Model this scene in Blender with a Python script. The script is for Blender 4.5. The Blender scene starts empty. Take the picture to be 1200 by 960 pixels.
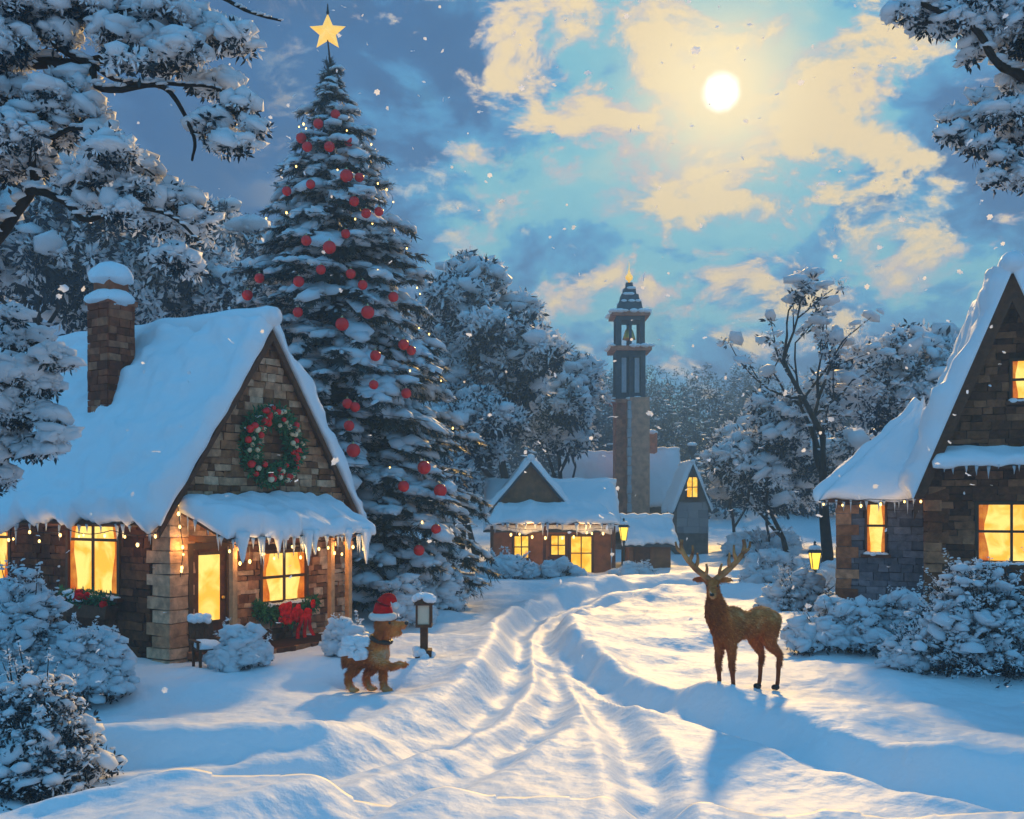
import bpy, bmesh, math, random
import numpy as np
from mathutils import Vector, Matrix, noise as mnoise

rng = np.random.default_rng(7)
random.seed(7)
SC = bpy.context.scene
COL = SC.collection
R = math.radians

# ------------------------------------------------------------------ camera
F, HZ, H = 1200.0, 590.0, 3.0        # focal length (px of the 1200 px photo), horizon row, eye height (m)
cam_d = bpy.data.cameras.new('camera')
cam = bpy.data.objects.new('camera', cam_d)
COL.objects.link(cam)
SC.camera = cam
cam.location = (0, 0, H)
cam.rotation_euler = (R(90), 0, 0)
cam_d.sensor_width = 36.0
cam_d.lens = 36.0
cam_d.shift_y = (HZ - 480.0) / 1200.0
cam_d.clip_start = 0.05
cam_d.clip_end = 2000

def at(px, py, Y):
    return Vector(((px - 600.0) / F * Y, Y, H - (py - HZ) / F * Y))

# ------------------------------------------------------------------ world, moonlight, exposure
MOON = Vector(((845 - 600) / F, 1.0, (HZ - 108) / F)).normalized()
MOON_EL = math.asin(MOON.z)
MOON_AZ = math.atan2(MOON.x, MOON.y)
EXPO = 1.0
SC.view_settings.view_transform = 'Standard'
SC.view_settings.look = 'None'
SC.view_settings.exposure = EXPO
SC.view_settings.gamma = 1.0
SC.view_settings.use_curve_mapping = False

SUN_STRENGTH = 2.4
SUN_COLOR = (1.0, 0.61, 0.19)
sun_d = bpy.data.lights.new('moonlight', 'SUN')
sun_d.energy = SUN_STRENGTH
sun_d.color = SUN_COLOR
sun_d.angle = R(3.5)
sun = bpy.data.objects.new('moonlight', sun_d)
COL.objects.link(sun)
sun.location = (20, 60, 40)
sun.rotation_euler = MOON.to_track_quat('Z', 'Y').to_euler()

def build_world():
    w = bpy.data.worlds.new("World")
    SC.world = w
    w.use_nodes = True
    nt = w.node_tree
    N, L = nt.nodes, nt.links
    N.clear()
    def new(t, **kw):
        n = N.new(t)
        for k, v in kw.items():
            setattr(n, k, v)
        return n
    def val(x, sock):
        if isinstance(x, (int, float)):
            sock.default_value = x
        else:
            L.new(x, sock)
    def math_(op, a, b=0.0, c=None, clamp=False):
        n = new('ShaderNodeMath', operation=op, use_clamp=clamp)
        val(a, n.inputs[0]); val(b, n.inputs[1])
        if c is not None: val(c, n.inputs[2])
        return n.outputs[0]
    def mix(fac, a, b):
        n = new('ShaderNodeMix', data_type='RGBA')
        val(fac, n.inputs[0])
        for s, x in ((n.inputs[6], a), (n.inputs[7], b)):
            if isinstance(x, tuple): s.default_value = (*x, 1)
            else: L.new(x, s)
        return n.outputs[2]
    def smooth(x, a, b):
        n = new('ShaderNodeMapRange', interpolation_type='SMOOTHSTEP')
        val(x, n.inputs[0]); val(a, n.inputs[1]); val(b, n.inputs[2])
        return n.outputs[0]
    tc = new('ShaderNodeTexCoord')
    nrm = new('ShaderNodeVectorMath', operation='NORMALIZE')
    L.new(tc.outputs['Generated'], nrm.inputs[0])
    D = nrm.outputs[0]
    dot = new('ShaderNodeVectorMath', operation='DOT_PRODUCT')
    L.new(D, dot.inputs[0]); dot.inputs[1].default_value = MOON
    ang = math_('MULTIPLY', math_('ARCCOSINE', math_('MINIMUM', dot.outputs['Value'], 0.999999)), 180 / math.pi)
    def noise(scale, detail, rough, dist, off, stretch=(1, 1, 1.7)):
        m = new('ShaderNodeMapping')
        L.new(D, m.inputs[0]); m.inputs['Location'].default_value = off; m.inputs['Scale'].default_value = stretch
        n = new('ShaderNodeTexNoise')
        L.new(m.outputs[0], n.inputs['Vector'])
        n.inputs['Scale'].default_value = scale; n.inputs['Detail'].default_value = detail
        n.inputs['Roughness'].default_value = rough; n.inputs['Distortion'].default_value = dist
        return n.outputs['Fac']
    n1 = noise(6.0, 8, 0.62, 0.3, (3.1, 0.4, 1.2))
    n2 = noise(10.5, 9, 0.64, 0.35, (0.7, 5.2, 2.9))
    n3 = noise(7.5, 8, 0.62, 0.3, (8.3, 1.7, 4.4))
    n4 = noise(130, 2, 0.6, 0.2, (1, 2, 3), (1, 1, 1))
    # clear sky
    sky = new('ShaderNodeTexSky', sky_type='NISHITA')
    sky.sun_disc = False
    sky.sun_elevation = MOON_EL
    sky.sun_rotation = MOON_AZ
    skyc = new('ShaderNodeVectorMath', operation='MULTIPLY')
    L.new(sky.outputs[0], skyc.inputs[0]); skyc.inputs[1].default_value = (0.030, 0.046, 0.058)
    # broad cloud layer, brighter nearer the moon
    t = math_('ADD', math_('MULTIPLY', ang, 1 / 42.0), math_('MULTIPLY', math_('SUBTRACT', n1, 0.46), 1.35))
    ramp = new('ShaderNodeValToRGB')
    L.new(t, ramp.inputs[0])
    cr = ramp.color_ramp
    cr.interpolation = 'LINEAR'
    stops = [(0.0, (0.50, 0.68, 0.64)), (0.14, (0.29, 0.63, 0.70)), (0.29, (0.23, 0.57, 0.69)), (0.34, (0.12, 0.42, 0.68)),
             (0.42, (0.090, 0.30, 0.57)), (0.49, (0.062, 0.18, 0.39)), (0.8, (0.052, 0.145, 0.33)), (1.0, (0.080, 0.22, 0.46))]
    cr.elements[0].position, cr.elements[0].color = stops[0][0], (*stops[0][1], 1)
    cr.elements[1].position, cr.elements[1].color = stops[-1][0], (*stops[-1][1], 1)
    for p, c in stops[1:-1]:
        e = cr.elements.new(p); e.color = (*c, 1)
    base = mix(0.06, mix(smooth(ang, 45, 75), ramp.outputs[0], (0.110, 0.53, 1.0)), skyc.outputs[0])  # unseen sky opposite the moon brightened and blued, as added fill for shaded snow
    # dark cloud banks away from the moon
    dk = math_('MULTIPLY', smooth(n3, 0.52, 0.60), smooth(ang, 8, 20))
    c1 = mix(math_('MULTIPLY', dk, 0.8), base, (0.070, 0.165, 0.34))
    # moonlit cream clouds around the moon
    near = math_('MULTIPLY', math_('SUBTRACT', 1.0, smooth(ang, 0.5, 21.0)), 0.29)
    cv = math_('ADD', math_('MULTIPLY_ADD', n2, 1.7, -0.35), near)
    cm = smooth(cv, 0.60, 0.74)
    core = smooth(math_('ADD', cv, math_('MULTIPLY', math_('SUBTRACT', n1, 0.5), 0.5)), 0.66, 0.84)
    creamc = mix(core, mix(smooth(n3, 0.42, 0.58), (0.46, 0.58, 0.66), (0.66, 0.60, 0.61)), (1.02, 0.80, 0.47))
    c2 = mix(math_('MULTIPLY', cm, math_('SUBTRACT', 1.0, smooth(ang, 14, 27))), c1, creamc)
    # halo and disc
    halo = math_('POWER', math_('SUBTRACT', 1.0, smooth(ang, 0.6, 8.5)), 2.2)
    c3 = mix(math_('MULTIPLY', halo, 1.0), c2, (1.25, 1.02, 0.60))
    edge = math_('ADD', ang, math_('MULTIPLY', math_('SUBTRACT', n4, 0.5), 0.25))
    disc = math_('SUBTRACT', 1.0, smooth(edge, 0.30, 1.15))
    c4 = mix(disc, c3, (2.6, 2.5, 2.2))
    bg = new('ShaderNodeBackground')
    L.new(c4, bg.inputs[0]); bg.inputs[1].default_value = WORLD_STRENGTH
    out = new('ShaderNodeOutputWorld')
    L.new(bg.outputs[0], out.inputs[0])
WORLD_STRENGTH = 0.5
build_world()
SC.cycles.max_bounces = 6
SC.cycles.diffuse_bounces = 3
SC.cycles.glossy_bounces = 2
SC.cycles.transmission_bounces = 3
SC.cycles.volume_bounces = 0
SC.cycles.use_denoising = True
SC.cycles.sample_clamp_indirect = 4.0
SC.cycles.caustics_reflective = False
SC.cycles.caustics_refractive = False

# ------------------------------------------------------------------ tagging
def tag(o, label=None, cat=None, group=None, kind=None):
    if label: o['label'] = label
    if cat: o['category'] = cat
    if group: o['group'] = group
    if kind: o['kind'] = kind
    return o
def empty(name, loc=(0, 0, 0), rz=0.0, label=None, cat=None, group=None):
    o = bpy.data.objects.new(name, None)
    COL.objects.link(o)
    o.location = loc; o.rotation_euler = (0, 0, rz)
    o.empty_display_size = 0.2
    return tag(o, label, cat, group)
def link_copy(o, parent=None, name=None):
    c = o.copy()
    if name: c.name = name
    COL.objects.link(c)
    if parent is not None: c.parent = parent
    return c
def copy_tree(o, parent=None):
    c = link_copy(o, parent)
    for ch in list(o.children):
        copy_tree(ch, c)
    return c

# ------------------------------------------------------------------ mesh builder
class MB:
    def __init__(self):
        self.V = []; self.n = 0; self.P = []   # P: (faces array (m,k), material index, tone array)
    def add(self, V, faces, mi=0, tone=None):
        V = np.asarray(V, float).reshape(-1, 3)
        groups = {}
        if isinstance(faces, np.ndarray):
            groups[faces.shape[1]] = faces
        else:
            for f in faces: groups.setdefault(len(f), []).append(f)
        for k, fs in groups.items():
            fs = np.asarray(fs, int) + self.n
            t = np.full(len(fs), 0.5 if tone is None else tone) if not isinstance(tone, np.ndarray) else tone
            self.P.append((fs, mi, t))
        self.V.append(V); self.n += len(V)
        return self
    def box(self, c, s, mi=0, M=None, jit=0.0, tone=None, taper=1.0):
        x, y, z = s[0] / 2, s[1] / 2, s[2] / 2
        V = np.array([(-x, -y, -z), (x, -y, -z), (x, y, -z), (-x, y, -z),
                      (-x * taper, -y * taper, z), (x * taper, -y * taper, z), (x * taper, y * taper, z), (-x * taper, y * taper, z)])
        if jit: V = V + rng.uniform(-jit, jit, V.shape)
        V = V + np.array(c)
        if M is not None: V = V @ np.array(M.to_3x3()).T + np.array(M.translation)
        return self.add(V, np.array([(3, 2, 1, 0), (4, 5, 6, 7), (0, 1, 5, 4), (1, 2, 6, 5), (2, 3, 7, 6), (3, 0, 4, 7)]), mi, tone)
    def tube(self, pts, rad, n=8, mi=0, tone=None, wob=0.0):
        pts = [Vector(p) for p in pts]
        if not hasattr(rad, '__len__'): rad = [rad] * len(pts)
        V = []; Fc = []
        up = Vector((0.13, 0.21, 1)).normalized()
        for i, p in enumerate(pts):
            d = (pts[min(i + 1, len(pts) - 1)] - pts[max(i - 1, 0)])
            d = d.normalized() if d.length > 1e-9 else Vector((0, 0, 1))
            a = d.cross(up if abs(d.dot(up)) < 0.95 else Vector((1, 0, 0))).normalized()
            b = d.cross(a)
            for k in range(n):
                th = 2 * math.pi * k / n
                r = rad[i] * (1 + (random.uniform(-wob, wob) if wob else 0))
                V.append(p + (a * math.cos(th) + b * math.sin(th)) * r)
        for i in range(len(pts) - 1):
            for k in range(n):
                k2 = (k + 1) % n
                Fc.append((i * n + k, i * n + k2, (i + 1) * n + k2, (i + 1) * n + k))
        Fc.append(tuple(range(n - 1, -1, -1)))
        Fc.append(tuple((len(pts) - 1) * n + k for k in range(n)))
        return self.add(V, Fc, mi, tone)
    def lathe(self, prof, c=(0, 0, 0), n=16, mi=0, tone=None):
        V = []; Fc = []
        for r, z in prof:
            for k in range(n):
                th = 2 * math.pi * k / n
                V.append((c[0] + r * math.cos(th), c[1] + r * math.sin(th), c[2] + z))
        for i in range(len(prof) - 1):
            for k in range(n):
                k2 = (k + 1) % n
                Fc.append((i * n + k, i * n + k2, (i + 1) * n + k2, (i + 1) * n + k))
        Fc.append(tuple(range(n - 1, -1, -1)))
        Fc.append(tuple((len(prof) - 1) * n + k for k in range(n)))
        return self.add(V, Fc, mi, tone)
    def ell(self, c, r, M=None, mi=0, lvl=2, tone=None):
        V, Fc = ICO[lvl]
        V = V * np.array(r)
        if M is not None: V = V @ np.array(M).T
        return self.add(V + np.array(c), Fc, mi, tone)
    def prism(self, poly, d, mi=0, tone=None):
        """poly: list of 3D points (planar), extruded by vector d"""
        n = len(poly)
        V = [Vector(p) for p in poly] + [Vector(p) + Vector(d) for p in poly]
        Fc = [tuple(range(n - 1, -1, -1)), tuple(range(n, 2 * n))]
        for i in range(n):
            j = (i + 1) % n
            Fc.append((i, j, n + j, n + i))
        return self.add(V, Fc, mi, tone)
    def scatter(self, tmpl, pos, scale, rotm, mi=0, tone=None):
        """tmpl: list of (V,F); pos (m,3); scale (m,3); rotm (m,3,3)"""
        m = len(pos)
        if m == 0: return self
        which = rng.integers(0, len(tmpl), m)
        for w, (tv, tf) in enumerate(tmpl):
            idx = np.nonzero(which == w)[0]
            if len(idx) == 0: continue
            V = tv[None, :, :] * scale[idx][:, None, :]
            V = np.einsum('mij,mvj->mvi', rotm[idx], V) + pos[idx][:, None, :]
            nv = len(tv)
            Fa = (tf[None, :, :] + (np.arange(len(idx)) * nv)[:, None, None]).reshape(-1, tf.shape[1])
            tn = None
            if tone is not None: tn = np.repeat(tone[idx], len(tf))
            self.add(V.reshape(-1, 3), Fa, mi, tn)
        return self
    def mesh(self, name, mats, smooth=False):
        me = bpy.data.meshes.new(name)
        V = np.concatenate(self.V) if self.V else np.zeros((0, 3))
        loops = np.concatenate([p[0].ravel() for p in self.P])
        tot = np.concatenate([np.full(len(p[0]), p[0].shape[1]) for p in self.P])
        mi = np.concatenate([np.full(len(p[0]), p[1]) for p in self.P])
        tone = np.concatenate([p[2] for p in self.P]).astype(np.float32)
        start = np.concatenate([[0], np.cumsum(tot)[:-1]])
        me.vertices.add(len(V)); me.vertices.foreach_set('co', V.astype(np.float32).ravel())
        me.loops.add(len(loops)); me.loops.foreach_set('vertex_index', loops.astype(np.int32))
        me.polygons.add(len(tot))
        me.polygons.foreach_set('loop_start', start.astype(np.int32))
        me.polygons.foreach_set('loop_total', tot.astype(np.int32))
        me.polygons.foreach_set('material_index', mi.astype(np.int32))
        me.polygons.foreach_set('use_smooth', np.full(len(tot), smooth, dtype=bool))
        a = me.attributes.new('tone', 'FLOAT', 'FACE')
        a.data.foreach_set('value', tone)
        me.update(calc_edges=True)
        if not isinstance(mats, (list, tuple)): mats = [mats]
        for m in mats: me.materials.append(m)
        return me
    def build(self, name, mats, parent=None, smooth=False, loc=None):
        o = bpy.data.objects.new(name, self.mesh(name, mats, smooth))
        COL.objects.link(o)
        if parent is not None: o.parent = parent
        if loc is not None: o.location = loc
        return o

def _ico(lvl):
    bm = bmesh.new()
    bmesh.ops.create_icosphere(bm, subdivisions=lvl, radius=1.0)
    V = np.array([v.co[:] for v in bm.verts]); Fc = np.array([[v.index for v in f.verts] for f in bm.faces])
    bm.free()
    return V, Fc
ICO = {l: _ico(l) for l in (1, 2, 3)}

def rot_rand(m, tilt=math.pi):
    """random spin about z then a tilt up to `tilt`"""
    a = rng.uniform(0, 2 * math.pi, m); b = rng.uniform(0, tilt, m); c = rng.uniform(0, 2 * math.pi, m)
    def rz(t):
        o = np.zeros((m, 3, 3)); o[:, 0, 0] = np.cos(t); o[:, 0, 1] = -np.sin(t); o[:, 1, 0] = np.sin(t); o[:, 1, 1] = np.cos(t); o[:, 2, 2] = 1
        return o
    rx = np.zeros((m, 3, 3)); rx[:, 0, 0] = 1; rx[:, 1, 1] = np.cos(b); rx[:, 1, 2] = -np.sin(b); rx[:, 2, 1] = np.sin(b); rx[:, 2, 2] = np.cos(b)
    return rz(c) @ rx @ rz(a)

# templates -----------------------------------------------------------------
def tmpl_lump(k, flat=0.6, amp=0.28, lvl=1):
    out = []
    for i in range(k):
        V, Fc = ICO[lvl]
        V = V.copy()
        for j, v in enumerate(V):
            V[j] = v * (1 + amp * mnoise.noise(Vector(v) * 1.6 + Vector((i * 7.3, 2.1, 0.4))) * 1.6)
        V[:, 2] *= flat
        V[:, 2] = np.where(V[:, 2] < 0, V[:, 2] * 0.45, V[:, 2])
        out.append((V, Fc))
    return out
def tmpl_sprig(k, leaves=8, w=0.28, spread=1.0):
    out = []
    for i in range(k):
        V = []; Fc = []
        for l in range(leaves):
            d = Vector(rng.normal(size=3)); d.z *= spread; d.normalize()
            s = d.cross(Vector(rng.normal(size=3))).normalized()
            b = d * rng.uniform(0.05, 0.35); ln = rng.uniform(0.5, 1.0); n0 = len(V)
            nrm = d.cross(s)
            V += [b, b + d * ln * 0.5 + s * w * 0.5 + nrm * 0.05, b + d * ln, b + d * ln * 0.5 - s * w * 0.5 + nrm * 0.05]
            Fc.append((n0, n0 + 1, n0 + 2, n0 + 3))
        out.append((np.array([v[:] for v in V]), np.array(Fc)))
    return out
def tmpl_needles(k, n=16):
    """a spray of needles along +x"""
    out = []
    for i in range(k):
        V = []; Fc = []
        for l in range(n):
            x = l / n * 0.8
            sgn = 1 if l % 2 else -1
            d = Vector((0.75, sgn * rng.uniform(0.4, 0.9), rng.uniform(-0.45, 0.25))).normalized()
            s = d.cross(Vector((0.2, 0.1, 1))).normalized()
            b = Vector((x, 0, 0)); ln = rng.uniform(0.3, 0.5); w = 0.075; n0 = len(V)
            V += [b - s * w * .6, b + s * w * .6, b + d * ln + s * w * 0.2, b + d * ln - s * w * 0.2]
            Fc.append((n0, n0 + 1, n0 + 2, n0 + 3))
        out.append((np.array([v[:] for v in V]), np.array(Fc)))
    return out
LUMP = tmpl_lump(6)
SPRIG = tmpl_sprig(6)
NEEDLE = tmpl_needles(5)

# ------------------------------------------------------------------ materials
def mat(name, color, rough=0.7, spec=0.3, bump=0.0, bscale=20, var=0.0, vscale=3.0, color2=None, tone=None, metal=0.0, emis=None, translucent=0.0, sss=0.0):
    m = bpy.data.materials.new(name)
    m.use_nodes = True
    nt = m.node_tree; N, L = nt.nodes, nt.links
    p = N['Principled BSDF']
    p.inputs['Roughness'].default_value = rough
    p.inputs['Specular IOR Level'].default_value = spec
    p.inputs['Metallic'].default_value = metal
    p.inputs['Base Color'].default_value = (*color, 1)
    tc = N.new('ShaderNodeTexCoord')
    if tone:
        at_ = N.new('ShaderNodeAttribute'); at_.attribute_name = 'tone'
        rp = N.new('ShaderNodeValToRGB')
        els = rp.color_ramp.elements
        els[0].position, els[0].color = tone[0][0], (*tone[0][1], 1)
        els[1].position, els[1].color = tone[-1][0], (*tone[-1][1], 1)
        for q, c in tone[1:-1]:
            e = els.new(q); e.color = (*c, 1)
        L.new(at_.outputs['Fac'], rp.inputs[0])
        colsock = rp.outputs[0]
    else:
        colsock = None
    if var or color2:
        nz = N.new('ShaderNodeTexNoise'); nz.inputs['Scale'].default_value = vscale; nz.inputs['Detail'].default_value = 5
        L.new(tc.outputs['Object'], nz.inputs['Vector'])
        mr = N.new('ShaderNodeMapRange'); mr.inputs[1].default_value = 0.35; mr.inputs[2].default_value = 0.65
        L.new(nz.outputs['Fac'], mr.inputs[0])
        mx = N.new('ShaderNodeMix'); mx.data_type = 'RGBA'
        L.new(mr.outputs[0], mx.inputs[0])
        if colsock is not None:
            ml = N.new('ShaderNodeVectorMath'); ml.operation = 'SCALE'; ml.inputs['Scale'].default_value = 1 - (var or 0.4)
            L.new(colsock, ml.inputs[0]); L.new(ml.outputs[0], mx.inputs[6]); L.new(colsock, mx.inputs[7])
        else:
            c2 = color2 if color2 else tuple(c * (1 - var) for c in color)
            mx.inputs[6].default_value = (*color, 1); mx.inputs[7].default_value = (*c2, 1)
        colsock = mx.outputs[2]
    if colsock is not None: L.new(colsock, p.inputs['Base Color'])
    if bump:
        nb = N.new('ShaderNodeTexNoise'); nb.inputs['Scale'].default_value = bscale; nb.inputs['Detail'].default_value = 6
        L.new(tc.outputs['Object'], nb.inputs['Vector'])
        bp = N.new('ShaderNodeBump'); bp.inputs['Strength'].default_value = bump; bp.inputs['Distance'].default_value = 0.03
        L.new(nb.outputs['Fac'], bp.inputs['Height']); L.new(bp.outputs[0], p.inputs['Normal'])
    if sss:
        p.inputs['Subsurface Weight'].default_value = sss
        p.inputs['Subsurface Radius'].default_value = (0.06, 0.07, 0.08)
        p.inputs['Subsurface Scale'].default_value = 1.0
    if translucent:
        tr = N.new('ShaderNodeBsdfTranslucent')
        if colsock is not None: L.new(colsock, tr.inputs[0])
        else: tr.inputs[0].default_value = (*color, 1)
        ms = N.new('ShaderNodeMixShader'); ms.inputs[0].default_value = translucent
        out = N['Material Output']
        L.new(p.outputs[0], ms.inputs[1]); L.new(tr.outputs[0], ms.inputs[2]); L.new(ms.outputs[0], out.inputs[0])
    return m
def emis_mat(name, c1, c2, strength, scale=6.0, sampling=True):
    m = bpy.data.materials.new(name)
    m.use_nodes = True
    nt = m.node_tree; N, L = nt.nodes, nt.links
    N.remove(N['Principled BSDF'])
    tc = N.new('ShaderNodeTexCoord')
    nz = N.new('ShaderNodeTexNoise'); nz.inputs['Scale'].default_value = scale; nz.inputs['Detail'].default_value = 4; nz.inputs['Distortion'].default_value = 0.8
    L.new(tc.outputs['Object'], nz.inputs['Vector'])
    rp = N.new('ShaderNodeValToRGB')
    rp.color_ramp.elements[0].position = 0.40; rp.color_ramp.elements[0].color = (*c1, 1)
    rp.color_ramp.elements[1].position = 0.58; rp.color_ramp.elements[1].color = (*c2, 1)
    L.new(nz.outputs['Fac'], rp.inputs[0])
    em = N.new('ShaderNodeEmission'); em.inputs[1].default_value = strength
    L.new(rp.outputs[0], em.inputs[0])
    L.new(em.outputs[0], N['Material Output'].inputs[0])
    if not sampling: m.cycles.emission_sampling = 'NONE'
    return m

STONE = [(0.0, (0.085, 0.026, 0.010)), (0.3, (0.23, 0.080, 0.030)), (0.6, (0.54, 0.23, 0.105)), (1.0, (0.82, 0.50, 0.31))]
M = dict(
    snow=mat('snow', (0.84, 0.85, 0.87), 0.6, 0.2, bump=0.8, bscale=5),
    snow_ground=mat('snow_ground', (0.84, 0.85, 0.87), 0.6, 0.2, bump=0.8, bscale=6),
    snow_road=mat('snow_road', (0.74, 0.77, 0.80), 0.55, 0.25, bump=0.9, bscale=7),
    snow_tree=mat('snow_tree', (0.84, 0.85, 0.87), 0.6, 0.2, translucent=0.25),
    ice=mat('ice', (0.75, 0.82, 0.88), 0.15, 0.5, translucent=0.4),
    leaf=mat('evergreen_leaf', (0.016, 0.036, 0.048), 0.6, 0.3, color2=(0.010, 0.020, 0.030), vscale=1.5),
    needle=mat('spruce_needle', (0.014, 0.040, 0.040), 0.6, 0.3, color2=(0.008, 0.022, 0.026), vscale=1.2),
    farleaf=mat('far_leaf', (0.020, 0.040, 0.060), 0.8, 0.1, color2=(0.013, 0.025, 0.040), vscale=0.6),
    bark=mat('bark', (0.035, 0.024, 0.018), 0.9, 0.1, bump=0.8, bscale=14, color2=(0.018, 0.013, 0.011), vscale=6),
    stone=mat('rubble_stone', (0.2, 0.14, 0.1), 0.85, 0.2, bump=0.7, bscale=16, var=0.45, vscale=7, tone=STONE),
    chimney_brick=mat('chimney_brick', (0.3, 0.1, 0.05), 0.85, 0.2, bump=0.7, bscale=16, var=0.4, vscale=7, tone=[(0.0, (0.10, 0.020, 0.007)), (0.4, (0.40, 0.095, 0.035)), (1.0, (0.75, 0.36, 0.20))]),
    mortar=mat('mortar', (0.08, 0.034, 0.016), 0.95, 0.1, bump=0.6, bscale=25, var=0.3),
    timber=mat('dark_timber', (0.14, 0.045, 0.014), 0.7, 0.3, bump=0.5, bscale=22, var=0.45, vscale=9),
    post=mat('post_timber', (0.62, 0.30, 0.13), 0.65, 0.3, bump=0.4, bscale=25, var=0.35, vscale=9),
    frame=mat('window_timber', (0.10, 0.045, 0.015), 0.6, 0.3, bump=0.3, bscale=30, var=0.3, vscale=9),
    brick=mat('church_stone', (0.62, 0.25, 0.14), 0.85, 0.2, bump=0.6, bscale=6, var=0.45, vscale=3),
    brickdark=mat('church_dark_stone', (0.17, 0.125, 0.11), 0.85, 0.2, bump=0.5, bscale=6, var=0.4, vscale=3),
    slate=mat('slate', (0.07, 0.085, 0.10), 0.6, 0.3, bump=0.4, bscale=9, var=0.4),
    plaster=mat('cottage_plaster', (0.30, 0.13, 0.06), 0.85, 0.2, bump=0.5, bscale=8, var=0.4),
    gold=mat('gold', (0.95, 0.58, 0.12), 0.32, 0.5, metal=0.85),
    red=mat('red_glass', (0.85, 0.005, 0.006), 0.25, 0.4),
    redcloth=mat('red_felt', (0.75, 0.008, 0.010), 0.85, 0.1, bump=0.4, bscale=60, var=0.25, vscale=14),
    white=mat('white_fur', (0.82, 0.80, 0.76), 0.95, 0.05, bump=0.9, bscale=70),
    green=mat('wreath_green', (0.05, 0.23, 0.08), 0.6, 0.3, color2=(0.02, 0.09, 0.035), vscale=9),
    cream=mat('cream_blossom', (0.86, 0.60, 0.36), 0.6, 0.2),
    iron=mat('dark_iron', (0.03, 0.028, 0.028), 0.5, 0.4, var=0.3),
    cord=mat('dark_cord', (0.02, 0.02, 0.02), 0.7, 0.2),
    cap=mat('bauble_cap', (0.6, 0.5, 0.25), 0.3, 0.5, metal=0.8),
    antler=mat('antler', (0.22, 0.065, 0.02), 0.6, 0.3, bump=0.5, bscale=40, color2=(0.60, 0.27, 0.09), vscale=5),
    hoof=mat('hoof', (0.025, 0.016, 0.012), 0.5, 0.4),
    eye=mat('eye', (0.012, 0.008, 0.006), 0.08, 0.7),
    pane=emis_mat('lit_pane', (1.0, 0.44, 0.050), (1.0, 0.68, 0.17), 0.74, 2.2),
    pane_far=emis_mat('far_lit_pane', (1.0, 0.40, 0.02), (1.0, 0.62, 0.08), 0.75, 2.5),
    curtain=mat('curtain_cloth', (0.85, 0.42, 0.12), 0.9, 0.05, translucent=0.6, color2=(0.62, 0.22, 0.05), vscale=6),
    bulb=emis_mat('warm_bulb', (1.0, 0.55, 0.13), (1.0, 0.66, 0.20), 2.6, 3, sampling=False),
    lamp=emis_mat('lamp_glass', (1.0, 0.55, 0.05), (1.0, 0.66, 0.08), 1.0, 3),
)

# ------------------------------------------------------------------ ground
def seg_dist(X, Y, pts):
    """distance to a polyline and arc position"""
    best = np.full(X.shape, 1e9)
    for (x0, y0), (x1, y1) in zip(pts[:-1], pts[1:]):
        dx, dy = x1 - x0, y1 - y0
        l2 = dx * dx + dy * dy + 1e-12
        t = np.clip(((X - x0) * dx + (Y - y0) * dy) / l2, 0, 1)
        best = np.minimum(best, np.hypot(X - x0 - t * dx, Y - y0 - t * dy))
    return best
def gp0(px, py):
    Y = F * H / (py - HZ)
    return ((px - 600) / F * Y, Y)
def catmull(pts, n=8):
    P = [np.array(p, float) for p in pts]
    P = [2 * P[0] - P[1]] + P + [2 * P[-1] - P[-2]]
    out = []
    for i in range(1, len(P) - 2):
        for k in range(n):
            t = k / n
            out.append(tuple(0.5 * ((2 * P[i]) + (-P[i - 1] + P[i + 1]) * t + (2 * P[i - 1] - 5 * P[i] + 4 * P[i + 1] - P[i + 2]) * t ** 2 + (-P[i - 1] + 3 * P[i] - 3 * P[i + 1] + P[i + 2]) * t ** 3)))
    out.append(tuple(P[-2]))
    return out
def trail(px):
    return catmull([gp0(*p) for p in px])
LEFT_EDGE = trail([(-500, 935), (0, 903), (200, 898), (370, 886), (470, 854), (555, 815), (592, 772), (600, 738), (640, 710), (715, 694), (800, 684), (880, 677), (1000, 672)])
RIGHT_EDGE = trail([(1700, 985), (1200, 930), (1040, 900), (900, 853), (800, 828), (705, 790), (652, 752), (660, 725), (735, 706), (830, 694), (920, 686), (1020, 681)])
RUTS = [trail(p) for p in (
    [(-300, 985), (100, 948), (380, 908), (520, 858), (588, 806), (607, 768), (609, 738), (646, 713), (718, 697), (802, 686.5), (890, 680), (1000, 675)],
    [(330, 1010), (500, 925), (600, 868), (652, 812), (643, 770), (640, 745), (668, 719), (732, 703), (815, 691), (905, 684), (1010, 678)],
    [(800, 1060), (765, 960), (748, 890), (712, 830), (665, 786), (645, 752)],
    [(1350, 975), (1120, 930), (975, 892), (870, 858), (775, 826), (705, 800), (660, 768)],
)]
RUTW = [0.30, 0.30, 0.26, 0.30]
RUTD = [0.20, 0.20, 0.16, 0.19]
def vnoise(X, Y, s, seed):
    """smooth value noise"""
    r = np.random.default_rng(seed)
    G = r.uniform(-1, 1, (257, 257))
    x, y = X / s, Y / s
    xi, yi = np.floor(x).astype(int), np.floor(y).astype(int)
    fx, fy = x - xi, y - yi
    fx = fx * fx * (3 - 2 * fx); fy = fy * fy * (3 - 2 * fy)
    g = lambda a, b: G[a % 257, b % 257]
    return (g(xi, yi) * (1 - fx) + g(xi + 1, yi) * fx) * (1 - fy) + (g(xi, yi + 1) * (1 - fx) + g(xi + 1, yi + 1) * fx) * fy
def smoothstep(x, a, b):
    t = np.clip((x - a) / (b - a), 0, 1)
    return t * t * (3 - 2 * t)
_poly = LEFT_EDGE + RIGHT_EDGE[::-1]
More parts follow.
